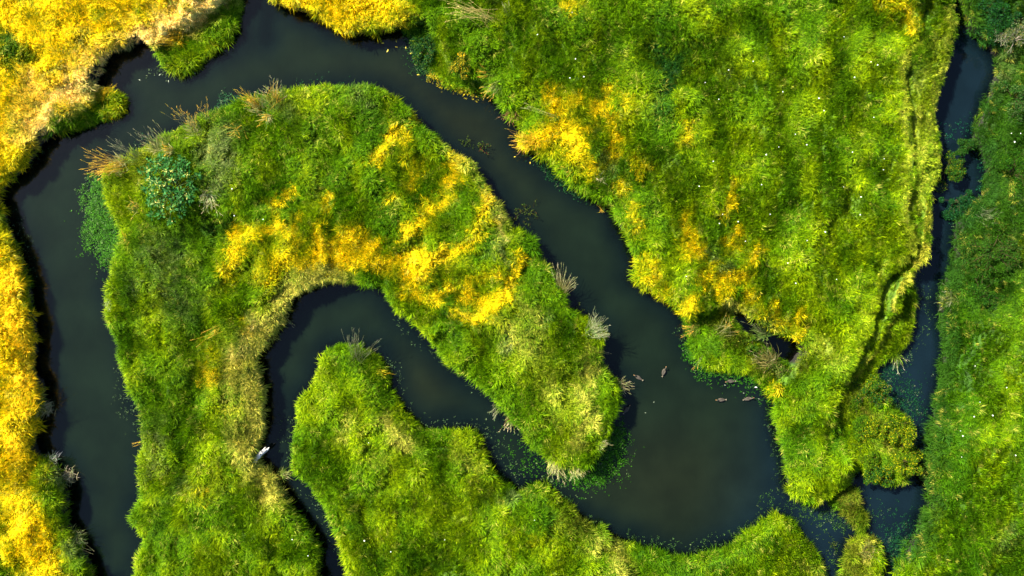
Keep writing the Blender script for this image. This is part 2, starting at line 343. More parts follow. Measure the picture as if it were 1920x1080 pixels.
 (GOLD, 15, .4, [(760,290),(790,310)]), (AMBER, 12, .8, [(918,362),(908,385),(900,395)]), (GOLD, 12, .5, [(890,400),(930,420)]), (CREAM, 8, .6, [(935,410),(945,440),(942,455)]), (SAGE, 16, .6, [(930,460),(945,480)]),
 (STRAW, 14, .5, [(810,250),(860,300),(930,380),(955,430)]), (AMBER, 14, .7, [(398,700),(400,715)]), (GOLD, 16, .45, [(390,650),(385,690)]), (GOLD, 14, .4, [(410,765),(430,770)]), (GOLD, 24, .3, [(420,530),(460,520)]),
 (STRAW, 34, .6, [(950,620),(1010,680),(1060,760)]), (STRAW, 22, .6, [(990,570),(1010,610)]), (LIME, 50, .6, [(950,680),(1060,700),(1080,820)]), (STRAW, 20, .65, [(1110,660),(1090,730),(1110,780),(1090,830)]),
 (SAGE, 14, .7, [(945,640),(960,655)]), (SAGE, 12, .6, [(1020,600),(1030,610)]), (GREEN, 40, .5, [(780,630),(860,690),(920,720)]), (LIME, 26, .5, [(770,610),(800,640)]), (OLIVE, 16, .5, [(1060,690),(1050,710)]), (OLIVE, 16, .5, [(1050,790),(1070,800)]),
 (DEEP, 16, .5, [(1040,600),(1060,620)]), (DEEP, 20, .4, [(840,550),(860,545)]), (DEEP, 18, .6, [(800,530),(815,525)]), (DEEP, 16, .5, [(815,425),(850,440)]), (DEEP, 16, .5, [(700,425),(720,440)]), (DEEP, 12, .5, [(870,590),(860,570)]),
 # left golden bank
 (GOLD, 260, 1.0, [(60,60),(200,-60),(-60,200)]), (CREAM, 40, .95, [(420,-10),(330,40),(240,80),(170,130),(110,190),(60,240)]), (CREAM, 26, .6, [(60,150),(20,260)]), (SAGE, 9, .7, [(270,78),(220,90),(190,115),(178,150),(150,165)]),
 (GOLD, 50, .7, [(-20,280),(30,200)]), (DEEP, 30, .9, [(5,80),(30,95),(20,110)]), (GREEN, 16, .7, [(55,90),(60,100)]), (GREEN, 10, .7, [(180,28),(200,20)]), (GREEN, 8, .7, [(255,18),(262,22)]), (SAGE, 8, .7, [(165,52),(150,68),(130,95)]),
 (GREEN, 12, .6, [(35,5),(50,0)]), (SAGE, 6, .6, [(85,140),(110,120)]), (GREEN, 10, .5, [(30,215),(20,250)]), (GREEN, 16, .4, [(60,20),(80,45)]),
 (GREEN, 26, 1.0, [(430,10),(410,50),(370,80),(320,110)]), (GREEN, 20, .9, [(300,95),(340,110)]), (LIME, 14, .6, [(340,115),(390,90)]), (GREEN, 22, 1.0, [(205,185),(180,210),(140,225),(100,245)]), (LIME, 12, .6, [(195,170),(210,190)]),
 (GREEN, 12, .7, [(80,262),(62,290),(35,315),(12,340)]), (GOLD, 60, .95, [(-20,480),(20,600),(20,700),(30,800),(20,900),(40,1000),(90,1070)]), (AMBER, 22, .85, [(10,520),(20,600),(40,700),(35,760)]),
 (AMBER, 24, .7, [(20,830),(40,880)]), (CREAM, 9, .6, [(50,690),(60,700)]), (GREEN, 16, .85, [(5,370),(5,430),(20,455)]), (GREEN, 9, .7, [(30,480),(45,540),(55,600),(58,650)]), (SAGE, 10, .6, [(58,600),(62,650)]),
 (GREEN, 12, .5, [(10,920),(5,960)]), (GREEN, 30, .8, [(110,960),(125,1010),(130,1060)]), (LIME, 16, .5, [(90,960),(95,1020)]), (SAGE, 16, .7, [(95,890),(110,920)]), (SAGE, 13, .8, [(72,775),(68,740)]), (SAGE, 12, .7, [(130,1040),(125,1020)]),
 (GOLD, 16, .5, [(5,880),(10,1050)]), (GREEN, 12, .4, [(45,960),(30,870)]), (SAGE, 8, .8, [(75,865),(70,850)]),
 # golden bank at the top
 (GOLD, 60, 1.0, [(700,0),(640,20),(560,-10)]), (AMBER, 16, .6, [(760,15),(740,40)]), (LIME, 14, .6, [(590,15),(600,30)]), (AMBER, 16, .6, [(540,0),(560,10)]), (GREEN, 14, .9, [(795,10),(800,30)]),
]

def paint(px, py, jit, soft_only=False):
    n = len(px)
    base = np.empty((n, 3)); base[:] = GREEN
    nb = fbm(px / 26, py / 64, 71, 4)[:, None]
    base = base * (1 - sstep(.42, .70, nb)) + np.array(LIME) * 0.9 * sstep(.42, .70, nb)
    nq = (fbm(px / 60, py / 60, 93, 2) - .5) * 50
    nd = fbm((px + nq) / 24, (py + nq) / 58, 91, 4)[:, None]
    k = sstep(.46, .70, nd) * 0.62  # deep green streaks, painted in for shadowed pockets of grass
    base = base * (1 - k) + np.array(DEEP) * k
    # ragged borders
    wx = (fbm(px / 12, py / 12, 5, 4) - .5) * 42 + (fbm(px / 55, py / 55, 15, 2) - .5) * 26
    wy = (fbm(px / 12, py / 12, 6, 4) - .5) * 42 + (fbm(px / 55, py / 55, 16, 2) - .5) * 26
    thr = jit * 0.80 + 0.12 + (fbm(px / 9, py / 9, 44, 2) - .5) * .5
    # golden blades run in narrow veins through the green, not in solid patches
    vein = 1 - np.abs(fbm(px / 19 + 0.3 * wx / 19, py / 19, 57, 3) - .5) * 5.0
    vein = np.clip(vein, 0, 1) * .75 + .25 * fbm(px / 6, py / 6, 58, 2)
    thr_v = thr + np.clip(.60 - vein, 0, 1) * .65
    for col, r, s, pts in PAINT:
        xs = [p[0] for p in pts]; ys = [p[1] for p in pts]
        R = r * 1.6 + 10
        sel = (px > min(xs) - R) & (px < max(xs) + R) & (py > min(ys) - R) & (py < max(ys) + R)
        if not sel.any(): continue
        f = min(1.0, r / 16.0 + .15) if r > 6 else .12
        d, _ = seg_dist(px[sel] + wx[sel] * f, py[sel] + wy[sel] * f, pts)
        r_ = r * 1.5 if r < 18 and col is GOLD else r
        w = np.clip(1.25 - d / r_, 0, 1) * s
        hard = np.clip((w - (thr_v if (col is GOLD and r < 30) else thr)[sel] * .72) * 2.8, 0, 1)
        w2 = np.clip((0.52 + .38 * jit[sel]) * hard * (w > 0) + 0.34 * w, 0, 1)[:, None]
        base[sel] = base[sel] * (1 - w2) + np.array(col) * w2
    return base

# ------------------------------------------------------------------ materials
def mat(name):
    m = bpy.data.materials.new(name); m.use_nodes = True
    nt = m.node_tree; nt.nodes.clear()
    out = nt.nodes.new('ShaderNodeOutputMaterial')
    return m, nt, out

def N(nt, typ, **kw):
    n = nt.nodes.new(typ)
    for k, v in kw.items(): setattr(n, k, v)
    return n

def leaf_material(name, tint=None, rand=0.35, instancer=False, translucent=0.42, attr='tint', rough=0.6):
    """blade or leaf: a diffuse/translucent sheet, colour from an attribute or constant, varied blade by blade"""
    m, nt, out = mat(name)
    if tint is None:
        a = N(nt, 'ShaderNodeAttribute', attribute_name=attr, attribute_type='INSTANCER' if instancer else 'GEOMETRY')
        colout = a.outputs['Color']
    else:
        a = N(nt, 'ShaderNodeRGB'); a.outputs[0].default_value = (*tint, 1); colout = a.outputs[0]
    b = N(nt, 'ShaderNodeAttribute', attribute_name='bl', attribute_type='GEOMETRY')
    mr = N(nt, 'ShaderNodeMapRange'); mr.inputs['To Min'].default_value = 1 - rand; mr.inputs['To Max'].default_value = 1 + rand
    nt.links.new(b.outputs['Fac'], mr.inputs['Value'])
    mul = N(nt, 'ShaderNodeVectorMath', operation='SCALE')
    nt.links.new(colout, mul.inputs[0]); nt.links.new(mr.outputs[0], mul.inputs['Scale'])
    # one blade in six is bleached
    gt_ = N(nt, 'ShaderNodeMath', operation='GREATER_THAN'); gt_.inputs[1].default_value = 0.83
    nt.links.new(b.outputs['Fac'], gt_.inputs[0])
    hb = N(nt, 'ShaderNodeVectorMath', operation='MULTIPLY'); hb.inputs[1].default_value = (1.45, 1.25, 1.8)
    nt.links.new(mul.outputs[0], hb.inputs[0])
    mxc = N(nt, 'ShaderNodeMix', data_type='VECTOR')
    nt.links.new(gt_.outputs[0], mxc.inputs[0]); nt.links.new(mul.outputs[0], mxc.inputs[4]); nt.links.new(hb.outputs[0], mxc.inputs[5])
    # and one in four is still green at heart
    lt_ = N(nt, 'ShaderNodeMath', operation='LESS_THAN'); lt_.inputs[1].default_value = 0.26
    nt.links.new(b.outputs['Fac'], lt_.inputs[0])
    gb = N(nt, 'ShaderNodeVectorMath', operation='MULTIPLY'); gb.inputs[1].default_value = (0.75, 1.15, 1.0)
    nt.links.new(mul.outputs[0], gb.inputs[0])
    mxg = N(nt, 'ShaderNodeMix', data_type='VECTOR')
    nt.links.new(lt_.outputs[0], mxg.inputs[0]); nt.links.new(mxc.outputs[1], mxg.inputs[4]); nt.links.new(gb.outputs[0], mxg.inputs[5])
    col = mxg.outputs[1]
    di = N(nt, 'ShaderNodeBsdfPrincipled'); di.inputs['Roughness'].default_value = rough
    di.inputs['Specular IOR Level'].default_value = 0.06
    nt.links.new(col, di.inputs['Base Color'])
    tr = N(nt, 'ShaderNodeBsdfTranslucent')
    nt.links.new(col, tr.inputs['Color'])
    mx = N(nt, 'ShaderNodeMixShader'); mx.inputs[0].default_value = translucent
    nt.links.new(di.outputs[0], mx.inputs[1]); nt.links.new(tr.outputs[0], mx.inputs[2])
    nt.links.new(mx.outputs[0], out.inputs['Surface'])
    return m

def solid_material(name, col, rough=0.6, noise=0.3, scale=12.0, bump=0.0):
    m, nt, out = mat(name)
    p = N(nt, 'ShaderNodeBsdfPrincipled'); p.inputs['Roughness'].default_value = rough
    tc = N(nt, 'ShaderNodeTexCoord')
    nz = N(nt, 'ShaderNodeTexNoise'); nz.inputs['Scale'].default_value = scale; nz.inputs['Detail'].default_value = 5
    nt.links.new(tc.outputs['Object'], nz.inputs['Vector'])
    r = N(nt, 'ShaderNodeMapRange'); r.inputs['From Min'].default_value = .3; r.inputs['From Max'].default_value = .7
    r.inputs['To Min'].default_value = 1 - noise; r.inputs['To Max'].default_value = 1 + noise
    nt.links.new(nz.outputs['Fac'], r.inputs['Value'])
    c = N(nt, 'ShaderNodeRGB'); c.outputs[0].default_value = (*col, 1)
    v = N(nt, 'ShaderNodeVectorMath', operation='SCALE')
    nt.links.new(c.outputs[0], v.inputs[0]); nt.links.new(r.outputs[0], v.inputs['Scale'])
    nt.links.new(v.outputs[0], p.inputs['Base Color'])
    if bump:
        bp = N(nt, 'ShaderNodeBump'); bp.inputs['Strength'].default_value = bump; bp.inputs['Distance'].default_value = 0.01
        nt.links.new(nz.outputs['Fac'], bp.inputs['Height']); nt.links.new(bp.outputs[0], p.inputs['Normal'])
    nt.links.new(p.outputs[0], out.inputs['Surface'])
    return m

M_GRASS = leaf_material('grass_blades', None, 0.70, True, 0.34)
M_PLANT = leaf_material('plant_blades', None, 0.35, False)
M_WEED = leaf_material('weed_leaves', None, 0.45, True, 0.2, rough=0.4)

# ground: thatch and soil
m, nt, out = mat('thatch_and_soil')
p = N(nt, 'ShaderNodeBsdfPrincipled'); p.inputs['Roughness'].default_value = 0.95
at = N(nt, 'ShaderNodeAttribute', attribute_name='tint', attribute_type='GEOMETRY')
geo = N(nt, 'ShaderNodeNewGeometry')
nz = N(nt, 'ShaderNodeTexNoise'); nz.inputs['Scale'].default_value = 3.5; nz.inputs['Detail'].default_value = 8
nt.links.new(geo.outputs['Position'], nz.inputs['Vector'])
r = N(nt, 'ShaderNodeMapRange'); r.inputs['From Min'].default_value = .3; r.inputs['From Max'].default_value = .7
r.inputs['To Min'].default_value = .45; r.inputs['To Max'].default_value = 1.35
nt.links.new(nz.outputs['Fac'], r.inputs['Value'])
v = N(nt, 'ShaderNodeVectorMath', operation='SCALE')
nt.links.new(at.outputs['Color'], v.inputs[0]); nt.links.new(r.outputs[0], v.inputs['Scale'])
nt.links.new(v.outputs[0], p.inputs['Base Color'])
bp = N(nt, 'ShaderNodeBump'); bp.inputs['Strength'].default_value = 0.8; bp.inputs['Distance'].default_value = 0.06
nt.links.new(nz.outputs['Fac'], bp.inputs['Height']); nt.links.new(bp.outputs[0], p.inputs['Normal'])
nt.links.new(p.outputs[0], out.inputs['Surface'])
M_GROUND = m

# water: peaty, mostly dark, clear only in the shallows; the sky and the banks mirror in it
m, nt, out = mat('peaty_water')
dp = N(nt, 'ShaderNodeAttribute', attribute_name='depth', attribute_type='GEOMETRY')
sl = N(nt, 'ShaderNodeAttribute', attribute_name='silt', attribute_type='GEOMETRY')
geo = N(nt, 'ShaderNodeNewGeometry')
nz = N(nt, 'ShaderNodeTexNoise'); nz.inputs['Scale'].default_value = 0.45; nz.inputs['Detail'].default_value = 5
nt.links.new(geo.outputs['Position'], nz.inputs['Vector'])
nr = N(nt, 'ShaderNodeMapRange'); nr.inputs['From Min'].default_value = .35; nr.inputs['From Max'].default_value = .7
nr.inputs['To Min'].default_value = .8; nr.inputs['To Max'].default_value = 1.15
nt.links.new(nz.outputs['Fac'], nr.inputs['Value'])
vs = N(nt, 'ShaderNodeVectorMath', operation='SCALE')
nt.links.new(sl.outputs['Color'], vs.inputs[0]); nt.links.new(nr.outputs[0], vs.inputs['Scale'])
df = N(nt, 'ShaderNodeBsdfDiffuse'); nt.links.new(vs.outputs[0], df.inputs['Color'])
tp = N(nt, 'ShaderNodeBsdfTransparent'); tp.inputs['Color'].default_value = (0.50, 0.40, 0.16, 1)
dr = N(nt, 'ShaderNodeMapRange'); dr.inputs['From Min'].default_value = 0.0; dr.inputs['From Max'].default_value = 0.9
dr.inputs['To Min'].default_value = 0.25; dr.inputs['To Max'].default_value = 1.0
nt.links.new(dp.outputs['Fac'], dr.inputs['Value'])
m1 = N(nt, 'ShaderNodeMixShader'); nt.links.new(dr.outputs[0], m1.inputs[0]); nt.links.new(tp.outputs[0], m1.inputs[1]); nt.links.new(df.outputs[0], m1.inputs[2])
gl = N(nt, 'ShaderNodeBsdfGlossy'); gl.inputs['Roughness'].default_value = 0.03; gl.inputs['Color'].default_value = (1, 1, 1, 1)
fr = N(nt, 'ShaderNodeFresnel'); fr.inputs['IOR'].default_value = 1.36
n2 = N(nt, 'ShaderNodeTexNoise'); n2.inputs['Scale'].default_value = 1.6; n2.inputs['Detail'].default_value = 3
nt.links.new(geo.outputs['Position'], n2.inputs['Vector'])
bp = N(nt, 'ShaderNodeBump'); bp.inputs['Strength'].default_value = 0.25; bp.inputs['Distance'].default_value = 0.03
nt.links.new(n2.outputs['Fac'], bp.inputs['Height'])
nt.links.new(bp.outputs[0], gl.inputs['Normal'])
m2 = N(nt, 'ShaderNodeMixShader'); nt.links.new(fr.outputs[0], m2.inputs[0]); nt.links.new(m1.outputs[0], m2.inputs[1]); nt.links.new(gl.outputs[0], m2.inputs[2])
nt.links.new(m2.outputs[0], out.inputs['Surface'])
M_WATER = m

# ------------------------------------------------------------------ mesh building
def mesh_np(name, verts, faces_flat, loop_tot, material, attrs=None, smooth=False):
    me = bpy.data.meshes.new(name)
    nv = len(verts); nf = len(loop_tot)
    me.vertices.add(nv); me.vertices.foreach_set('co', np.asarray(verts, np.float32).ravel())
    me.loops.add(len(faces_flat)); me.loops.foreach_set('vertex_index', np.asarray(faces_flat, np.int32))
    me.polygons.add(nf)
    starts = np.concatenate([[0], np.cumsum(loop_tot)[:-1]]).astype(np.int32) if nf else np.zeros(0, np.int32)
    me.polygons.foreach_set('loop_start', starts)
    me.update(calc_edges=True)
    if smooth: me.polygons.foreach_set('use_smooth', np.ones(nf, bool))
    for k, a in (attrs or {}).items():
        a = np.asarray(a, np.float32)
        if a.ndim == 1:
            at = me.attributes.new(k, 'FLOAT', 'POINT'); at.data.foreach_set('value', a)
        elif a.shape[1] == 3 and k in ('tint', 'silt'):
            at = me.attributes.new(k, 'FLOAT_COLOR', 'POINT')
            at.data.foreach_set('color', np.concatenate([a, np.ones((len(a), 1), np.float32)], 1).ravel())
        else:
            at = me.attributes.new(k, 'FLOAT_VECTOR', 'POINT'); at.data.foreach_set('vector', a.ravel())
    if material: me.materials.append(material)
    return me

def link(name, me, parent=None, **props):
    o = bpy.data.objects.new(name, me)
    C.objects.link(o)
    if parent: o.parent = parent
    for k, v_ in props.items(): o[k] = v_
    return o

def grid_mesh(name, X, Y, Z, material, attrs, smooth=True):
    ny, nx = X.shape
    V = np.stack([X.ravel(), Y.ravel(), Z.ravel()], 1)
    i = np.arange((ny - 1) * nx).reshape(ny - 1, nx)[:, :-1].ravel()
    F = np.stack([i, i + 1, i + 1 + nx, i + nx], 1).ravel()
    return mesh_np(name, V, F, np.full(len(i), 4, np.int32), material, attrs, smooth)

# ------------------------------------------------------------------ STRUCTURE: ground and water
jitg = vnoise(XX.ravel() * 9, YY.ravel() * 9, 1)
gpx, gpy = PX(XX.ravel(), YY.ravel(), np.clip(ZZ.ravel(), 0, 2))
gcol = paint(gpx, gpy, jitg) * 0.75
soil = np.array([0.006, 0.005, 0.003])  # dark bank soil, blackened further to stand in for undercut shade
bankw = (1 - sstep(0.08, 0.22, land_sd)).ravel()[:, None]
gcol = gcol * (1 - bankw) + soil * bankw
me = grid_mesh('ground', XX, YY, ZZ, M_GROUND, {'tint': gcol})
link('ground', me, kind='structure', label='grassy marsh ground with steep dark soil banks')

wx_ = axis(-36.0, 36.0, 0.4, 215); wy_ = axis(-21.5, 21.5, 0.4, 215)
WX, WY = np.meshgrid(wx_, wy_)
wd = np.clip(-bil(land_sd, WX.ravel(), WY.ravel()), 0, 3) + 0.0
# the river carries brown-green silt mid-stream; the side channel on the right is tinted bluer
wpx, wpy = PX(WX.ravel(), WY.ravel(), 0)
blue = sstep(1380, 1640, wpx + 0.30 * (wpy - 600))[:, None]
mid = sstep(0.3, 2.2, wd + 1.2 * (fbm(WX.ravel() * .4, WY.ravel() * .4, 61) - .5))[:, None]
eb = sstep(700, 1200, wpx)[:, None]
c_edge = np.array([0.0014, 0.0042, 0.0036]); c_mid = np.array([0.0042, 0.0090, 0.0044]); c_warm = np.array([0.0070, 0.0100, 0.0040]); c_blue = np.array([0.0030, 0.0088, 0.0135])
warmk = (np.exp(-((wpx - 800) / 260) ** 2 - ((wpy - 240) / 170) ** 2) + np.exp(-((wpx - 1250) / 150) ** 2 - ((wpy - 900) / 110) ** 2) * .8 + np.exp(-((wpx - 790) / 70) ** 2 - ((wpy - 720) / 60) ** 2) * .8)[:, None]
wc = c_edge * (1 - mid) + (c_mid * (1 - np.clip(warmk, 0, 1)) + c_warm * np.clip(warmk, 0, 1)) * mid
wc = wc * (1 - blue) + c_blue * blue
inh = (bil(HOL, WX.ravel(), WY.ravel()) < .35)[:, None]        # water blackened in the hollow, its shade put into the colour
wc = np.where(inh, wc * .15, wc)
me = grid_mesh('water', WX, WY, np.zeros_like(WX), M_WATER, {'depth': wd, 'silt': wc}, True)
link('water', me, kind='structure', label='dark still river water winding between the banks')

# ------------------------------------------------------------------ grass tuft prototypes (kept out of the scene, instanced by geometry nodes)
def blades(n, rng, reach=(.15, .42), height=(.16, .36), base=.12, width=.026, segs=3, lean=(0, 0), droop=.25):
    V = []; F = []; T = []; B = []
    for _ in range(n):
        a = rng.uniform(0, 2 * math.pi); rr = base * math.sqrt(rng.uniform())
        bx, by = rr * math.cos(a), rr * math.sin(a)
        d = a + rng.normal(0, .7)
        R = rng.uniform(*reach); Hh = rng.uniform(*height)
        dx, dy = math.cos(d) * R + lean[0], math.sin(d) * R + lean[1]
        cv = rng.normal(0, .12)
        px_, py_ = -dy, dx
        L = math.hypot(dx, dy) + 1e-6
        wx0, wy0 = -dy / L, dx / L
        s0 = len(V); b = rng.uniform()
        for k in range(segs + 1):
            t = k / segs
            x = bx + dx * t ** 1.4 + px_ * cv * t * t; y = by + dy * t ** 1.4 + py_ * cv * t * t
            z = Hh * (1 - (1 - t) ** 2) - droop * Hh * t ** 3
            w = width * (1 - t) ** .6 * .5 + .002
            if k < segs:
                V += [(x - wx0 * w, y - wy0 * w, z), (x + wx0 * w, y + wy0 * w, z + .004)]; B += [b, b]
            else:
                V.append((x, y, z)); B.append(b)
        for k in range(segs - 1):
            q = s0 + 2 * k; F += [q, q + 1, q + 3, q + 2]; T.append(4)
        q = s0 + 2 * (segs - 1); F += [q, q + 1, q + 2]; T.append(3)
    return V, F, T, B

protos = []
for k in range(8):
    rng = np.random.default_rng(100 + k)
    la = rng.uniform(0, 6.28); lm = .12
    V, F, T, B = blades(34, rng, (.06, .32), (.10, .28), .15, .021, 3, (lm * math.cos(la), lm * math.sin(la)))
    me = mesh_np('grass_tuft', V, F, T, M_GRASS, {'bl': B})
    protos.append(bpy.data.objects.new('grass_tuft', me))
wprotos = []
for k in range(4):
    rng = np.random.default_rng(300 + k)
    V = []; F = []; T = []; B = []
    for _ in range(7):       # a spray of small ovate leaves lying just over the water
        a = rng.uniform(0, 6.28); r_ = .11 * math.sqrt(rng.uniform()); cx, cy = r_ * math.cos(a), r_ * math.sin(a)
        d = rng.uniform(0, 6.28); l = rng.uniform(.02, .05); w = l * rng.uniform(.22, .42); z = rng.uniform(.01, .07); tl = rng.uniform(-.02, .03)
        c_, s_ = math.cos(d), math.sin(d); s0 = len(V); b = rng.uniform()
        for (u, v_, zz) in ((-l, 0, 0), (-l * .2, -w, .004), (l, 0, tl), (-l * .2, w, .004)):
            V.append((cx + u * c_ - v_ * s_, cy + u * s_ + v_ * c_, z + zz)); B.append(b)
        F += [s0, s0 + 1, s0 + 2, s0 + 3]; T.append(4)
    me = mesh_np('weed_spray', V, F, T, M_WEED, {'bl': B})
    wprotos.append(bpy.data.objects.new('weed_spray', me))

def scatter_group(name, objs):
    ng = bpy.data.node_groups.new(name, 'GeometryNodeTree')
    ng.interface.new_socket('Geometry', in_out='INPUT', socket_type='NodeSocketGeometry')
    ng.interface.new_socket('Geometry', in_out='OUTPUT', socket_type='NodeSocketGeometry')
    gi = ng.nodes.new('NodeGroupInput'); go = ng.nodes.new('NodeGroupOutput')
    g2i = ng.nodes.new('GeometryNodeGeometryToInstance')
    for o in reversed(objs):
        oi = ng.nodes.new('GeometryNodeObjectInfo'); oi.inputs['Object'].default_value = o
        oi.transform_space = 'ORIGINAL'
        ng.links.new(oi.outputs['Geometry'], g2i.inputs[0])
    iop = ng.nodes.new('GeometryNodeInstanceOnPoints')
    ng.links.new(gi.outputs[0], iop.inputs['Points']); ng.links.new(g2i.outputs[0], iop.inputs['Instance'])
    iop.inputs['Pick Instance'].default_value = True
    def at(nm, t):
        a = ng.nodes.new('GeometryNodeInputNamedAttribute'); a.data_type = t; a.inputs['Name'].default_value = nm; return a.outputs[0]
    ng.links.new(at('idx', 'INT'), iop.inputs['Instance Index'])
    ng.links.new(at('rot', 'FLOAT_VECTOR'), iop.inputs['Rotation'])
    ng.links.new(at('scl', 'FLOAT_VECTOR'), iop.inputs['Scale'])
    ng.links.new(iop.outputs[0], go.inputs[0])
    return ng
NG_GRASS = scatter_group('scatter_grass', protos)
NG_WEED = scatter_group('scatter_weed', wprotos)

def scatter(name, P, rot, scl, tint, ng, nproto, **props):
    me = bpy.data.meshes.new(name)
    me.vertices.add(len(P)); me.vertices.foreach_set('co', np.asarray(P, np.float32).ravel())
    a = me.attributes.new('rot', 'FLOAT_VECTOR', 'POINT'); a.data.foreach_set('vector', np.asarray(rot, np.float32).ravel())
    a = me.attributes.new('scl', 'FLOAT_VECTOR', 'POINT'); a.data.foreach_set('vector', np.asarray(scl, np.float32).ravel())
    a = me.attributes.new('idx', 'INT', 'POINT'); a.data.foreach_set('value', RNG.integers(0, nproto, len(P)).astype(np.int32))
    a = me.attributes.new('tint', 'FLOAT_COLOR', 'POINT')
    a.data.foreach_set('color', np.concatenate([tint, np.ones((len(tint), 1))], 1).astype(np.float32).ravel())
    o = link(name, me, **props)
    md = o.modifiers.new('scatter', 'NODES'); md.node_group = ng
    return o

# ------------------------------------------------------------------ grass over all the land in view
STEP = 0.145
ax_ = np.arange(-35.2, 35.2, STEP); ay_ = np.arange(-20.8, 20.8, STEP)
gx, gy = np.meshgrid(ax_, ay_)
gx = (gx + RNG.uniform(-.5, .5, gx.shape) * STEP * 1.1).ravel(); gy = (gy + RNG.uniform(-.5, .5, gy.shape) * STEP * 1.1).ravel()
gs = bil(land_sd, gx, gy)
keep = gs > 0.05
# a second, denser row hanging over the rims
ex = RNG.uniform(-35.2, 35.2, 300000); ey = RNG.uniform(-20.8, 20.8, 300000)
es = bil(land_sd, ex, ey)
ek = (((es > 0.0) & (es < 0.16)) | ((es > -.05) & (es < .16) & (ex > 24))) & (bil(HOL, ex, ey) > .4)
gx = np.concatenate([gx[keep], ex[ek]]); gy = np.concatenate([gy[keep], ey[ek]])
gs = bil(land_sd, gx, gy)
gz = bil(ZZ, gx, gy)
# outward direction at the rim
e = .15
ox = -(bil(land_sd, gx + e, gy) - bil(land_sd, gx - e, gy)); oy = -(bil(land_sd, gx, gy + e) - bil(land_sd, gx, gy - e))
ol = np.hypot(ox, oy) + 1e-6; ox /= ol; oy /= ol
th = fbm(gx * .28, gy * .28, 81, 2) * 6.28 * 2.2
rim = 1 - sstep(0.0, 0.35, gs)
lx = np.cos(th) * .55 * (1 - rim) + ox * .45 * rim + .1; ly = np.sin(th) * .55 * (1 - rim) + oy * .45 * rim
lx += RNG.normal(0, .13, len(gx)); ly += RNG.normal(0, .13, len(gx))
# tilt by lean (axis perpendicular), after a random spin: build euler from matrices, vectorised
spin = RNG.uniform(0, 2 * math.pi, len(gx))
ang = np.clip(np.hypot(lx, ly), 0, 1.0); ax3 = -ly / (np.hypot(lx, ly) + 1e-6); ay3 = lx / (np.hypot(lx, ly) + 1e-6)
def tilt_euler(axx, axy, ang, spin):
    c = np.cos(ang); s = np.sin(ang); t = 1 - c
    R = np.empty((len(ang), 3, 3))
    R[:, 0, 0] = t * axx * axx + c; R[:, 0, 1] = t * axx * axy; R[:, 0, 2] = s * axy
    R[:, 1, 0] = t * axx * axy; R[:, 1, 1] = t * axy * axy + c; R[:, 1, 2] = -s * axx
    R[:, 2, 0] = -s * axy; R[:, 2, 1] = s * axx; R[:, 2, 2] = c
    cs, sn = np.cos(spin), np.sin(spin)
    Rz = np.zeros_like(R); Rz[:, 0, 0] = cs; Rz[:, 0, 1] = -sn; Rz[:, 1, 0] = sn; Rz[:, 1, 1] = cs; Rz[:, 2, 2] = 1
    M = R @ Rz
    return np.stack([np.arctan2(M[:, 2, 1], M[:, 2, 2]), np.arcsin(np.clip(-M[:, 2, 0], -1, 1)), np.arctan2(M[:, 1, 0], M[:, 0, 0])], 1)
grot = tilt_euler(ax3, ay3, ang, spin)
jit = RNG.uniform(0, 1, len(gx))
tpx, tpy = PX(gx, gy, gz + .2)
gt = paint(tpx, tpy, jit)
# colour wanders tuft by tuft; some tufts are half dead
gt = gt * RNG.uniform(.78, 1.25, len(gx))[:, None]
sedge = (gx > 24.8) & (gs < .22) & (ox < -.2) & (tpy > 150)      # rim tufts darkened, painting in shade under the right bank's overhang
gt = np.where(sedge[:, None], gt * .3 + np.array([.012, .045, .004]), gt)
dead = (RNG.uniform(0, 1, len(gx)) < .05)[:, None]
gt = np.where(dead, gt * .5 + np.array(STRAW) * .5, gt)
tall = fbm(gx * .8, gy * .8, 201, 3)
sc = RNG.uniform(.75, 1.15, len(gx)) * (0.75 + 0.7 * tall)
# short, cropped turf where it is dry and pale on the far bank
dry = np.clip((gt[:, 2] - .05) / .08, 0, 1)
sc = sc * (1 - .35 * dry) * (1 + .25 * rim)
tq = np.interp(tpy, tr[:, 1], tr[:, 0])      # close cropped turf on the slumped terraces
tdx = tpx - tq
intr = (tpx > 1560) & (tpy < 705) & (tdx > 1) & (tdx < np.where(tpy > 470, 15, 6))
sc = np.where(intr, sc * .6, sc)
gt = np.where(intr[:, None], gt * .8, gt)  # trench tufts darkened, its shade put into their colour
ter = ~intr & (tpx > 1560) & (tpy < 740) & (tpx > tq - 12)
sc = np.where(ter, sc * .8, sc)
pitk = seg_dist(tpx, tpy, pit)[0] < 15
sc = np.where(pitk, sc * .6, sc)
hz = RNG.uniform(.8, 1.25, len(gx)) * (0.6 + 0.8 * tall)
gscl = np.stack([sc, sc, sc * hz], 1)
greg = region[np.clip(np.searchsorted(GY, gy), 0, len(GY) - 1), np.clip(np.searchsorted(GX, gx), 0, len(GX) - 1)]
GL = {'left': 'golden grass covering the bank on the far left', 'meadow': 'bright green meadow grass with golden patches on the largest land, upper right',
      'right': 'dark green grass on the bank along the right edge', 'island': 'green and golden grass covering the curved island in the middle',
      'peninsula': 'yellowish green grass on the land at the bottom centre', 'islet': 'olive grass on the tiny islet at the bottom edge',
      'hummock': 'sparse olive grass on the small hummock in the right channel'}
for i, nme in enumerate(NAMES):
    k = greg == i
    if k.sum() == 0: continue
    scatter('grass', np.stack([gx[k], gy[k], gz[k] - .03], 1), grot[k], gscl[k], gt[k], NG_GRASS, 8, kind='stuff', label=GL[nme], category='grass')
print('tufts', len(gx))

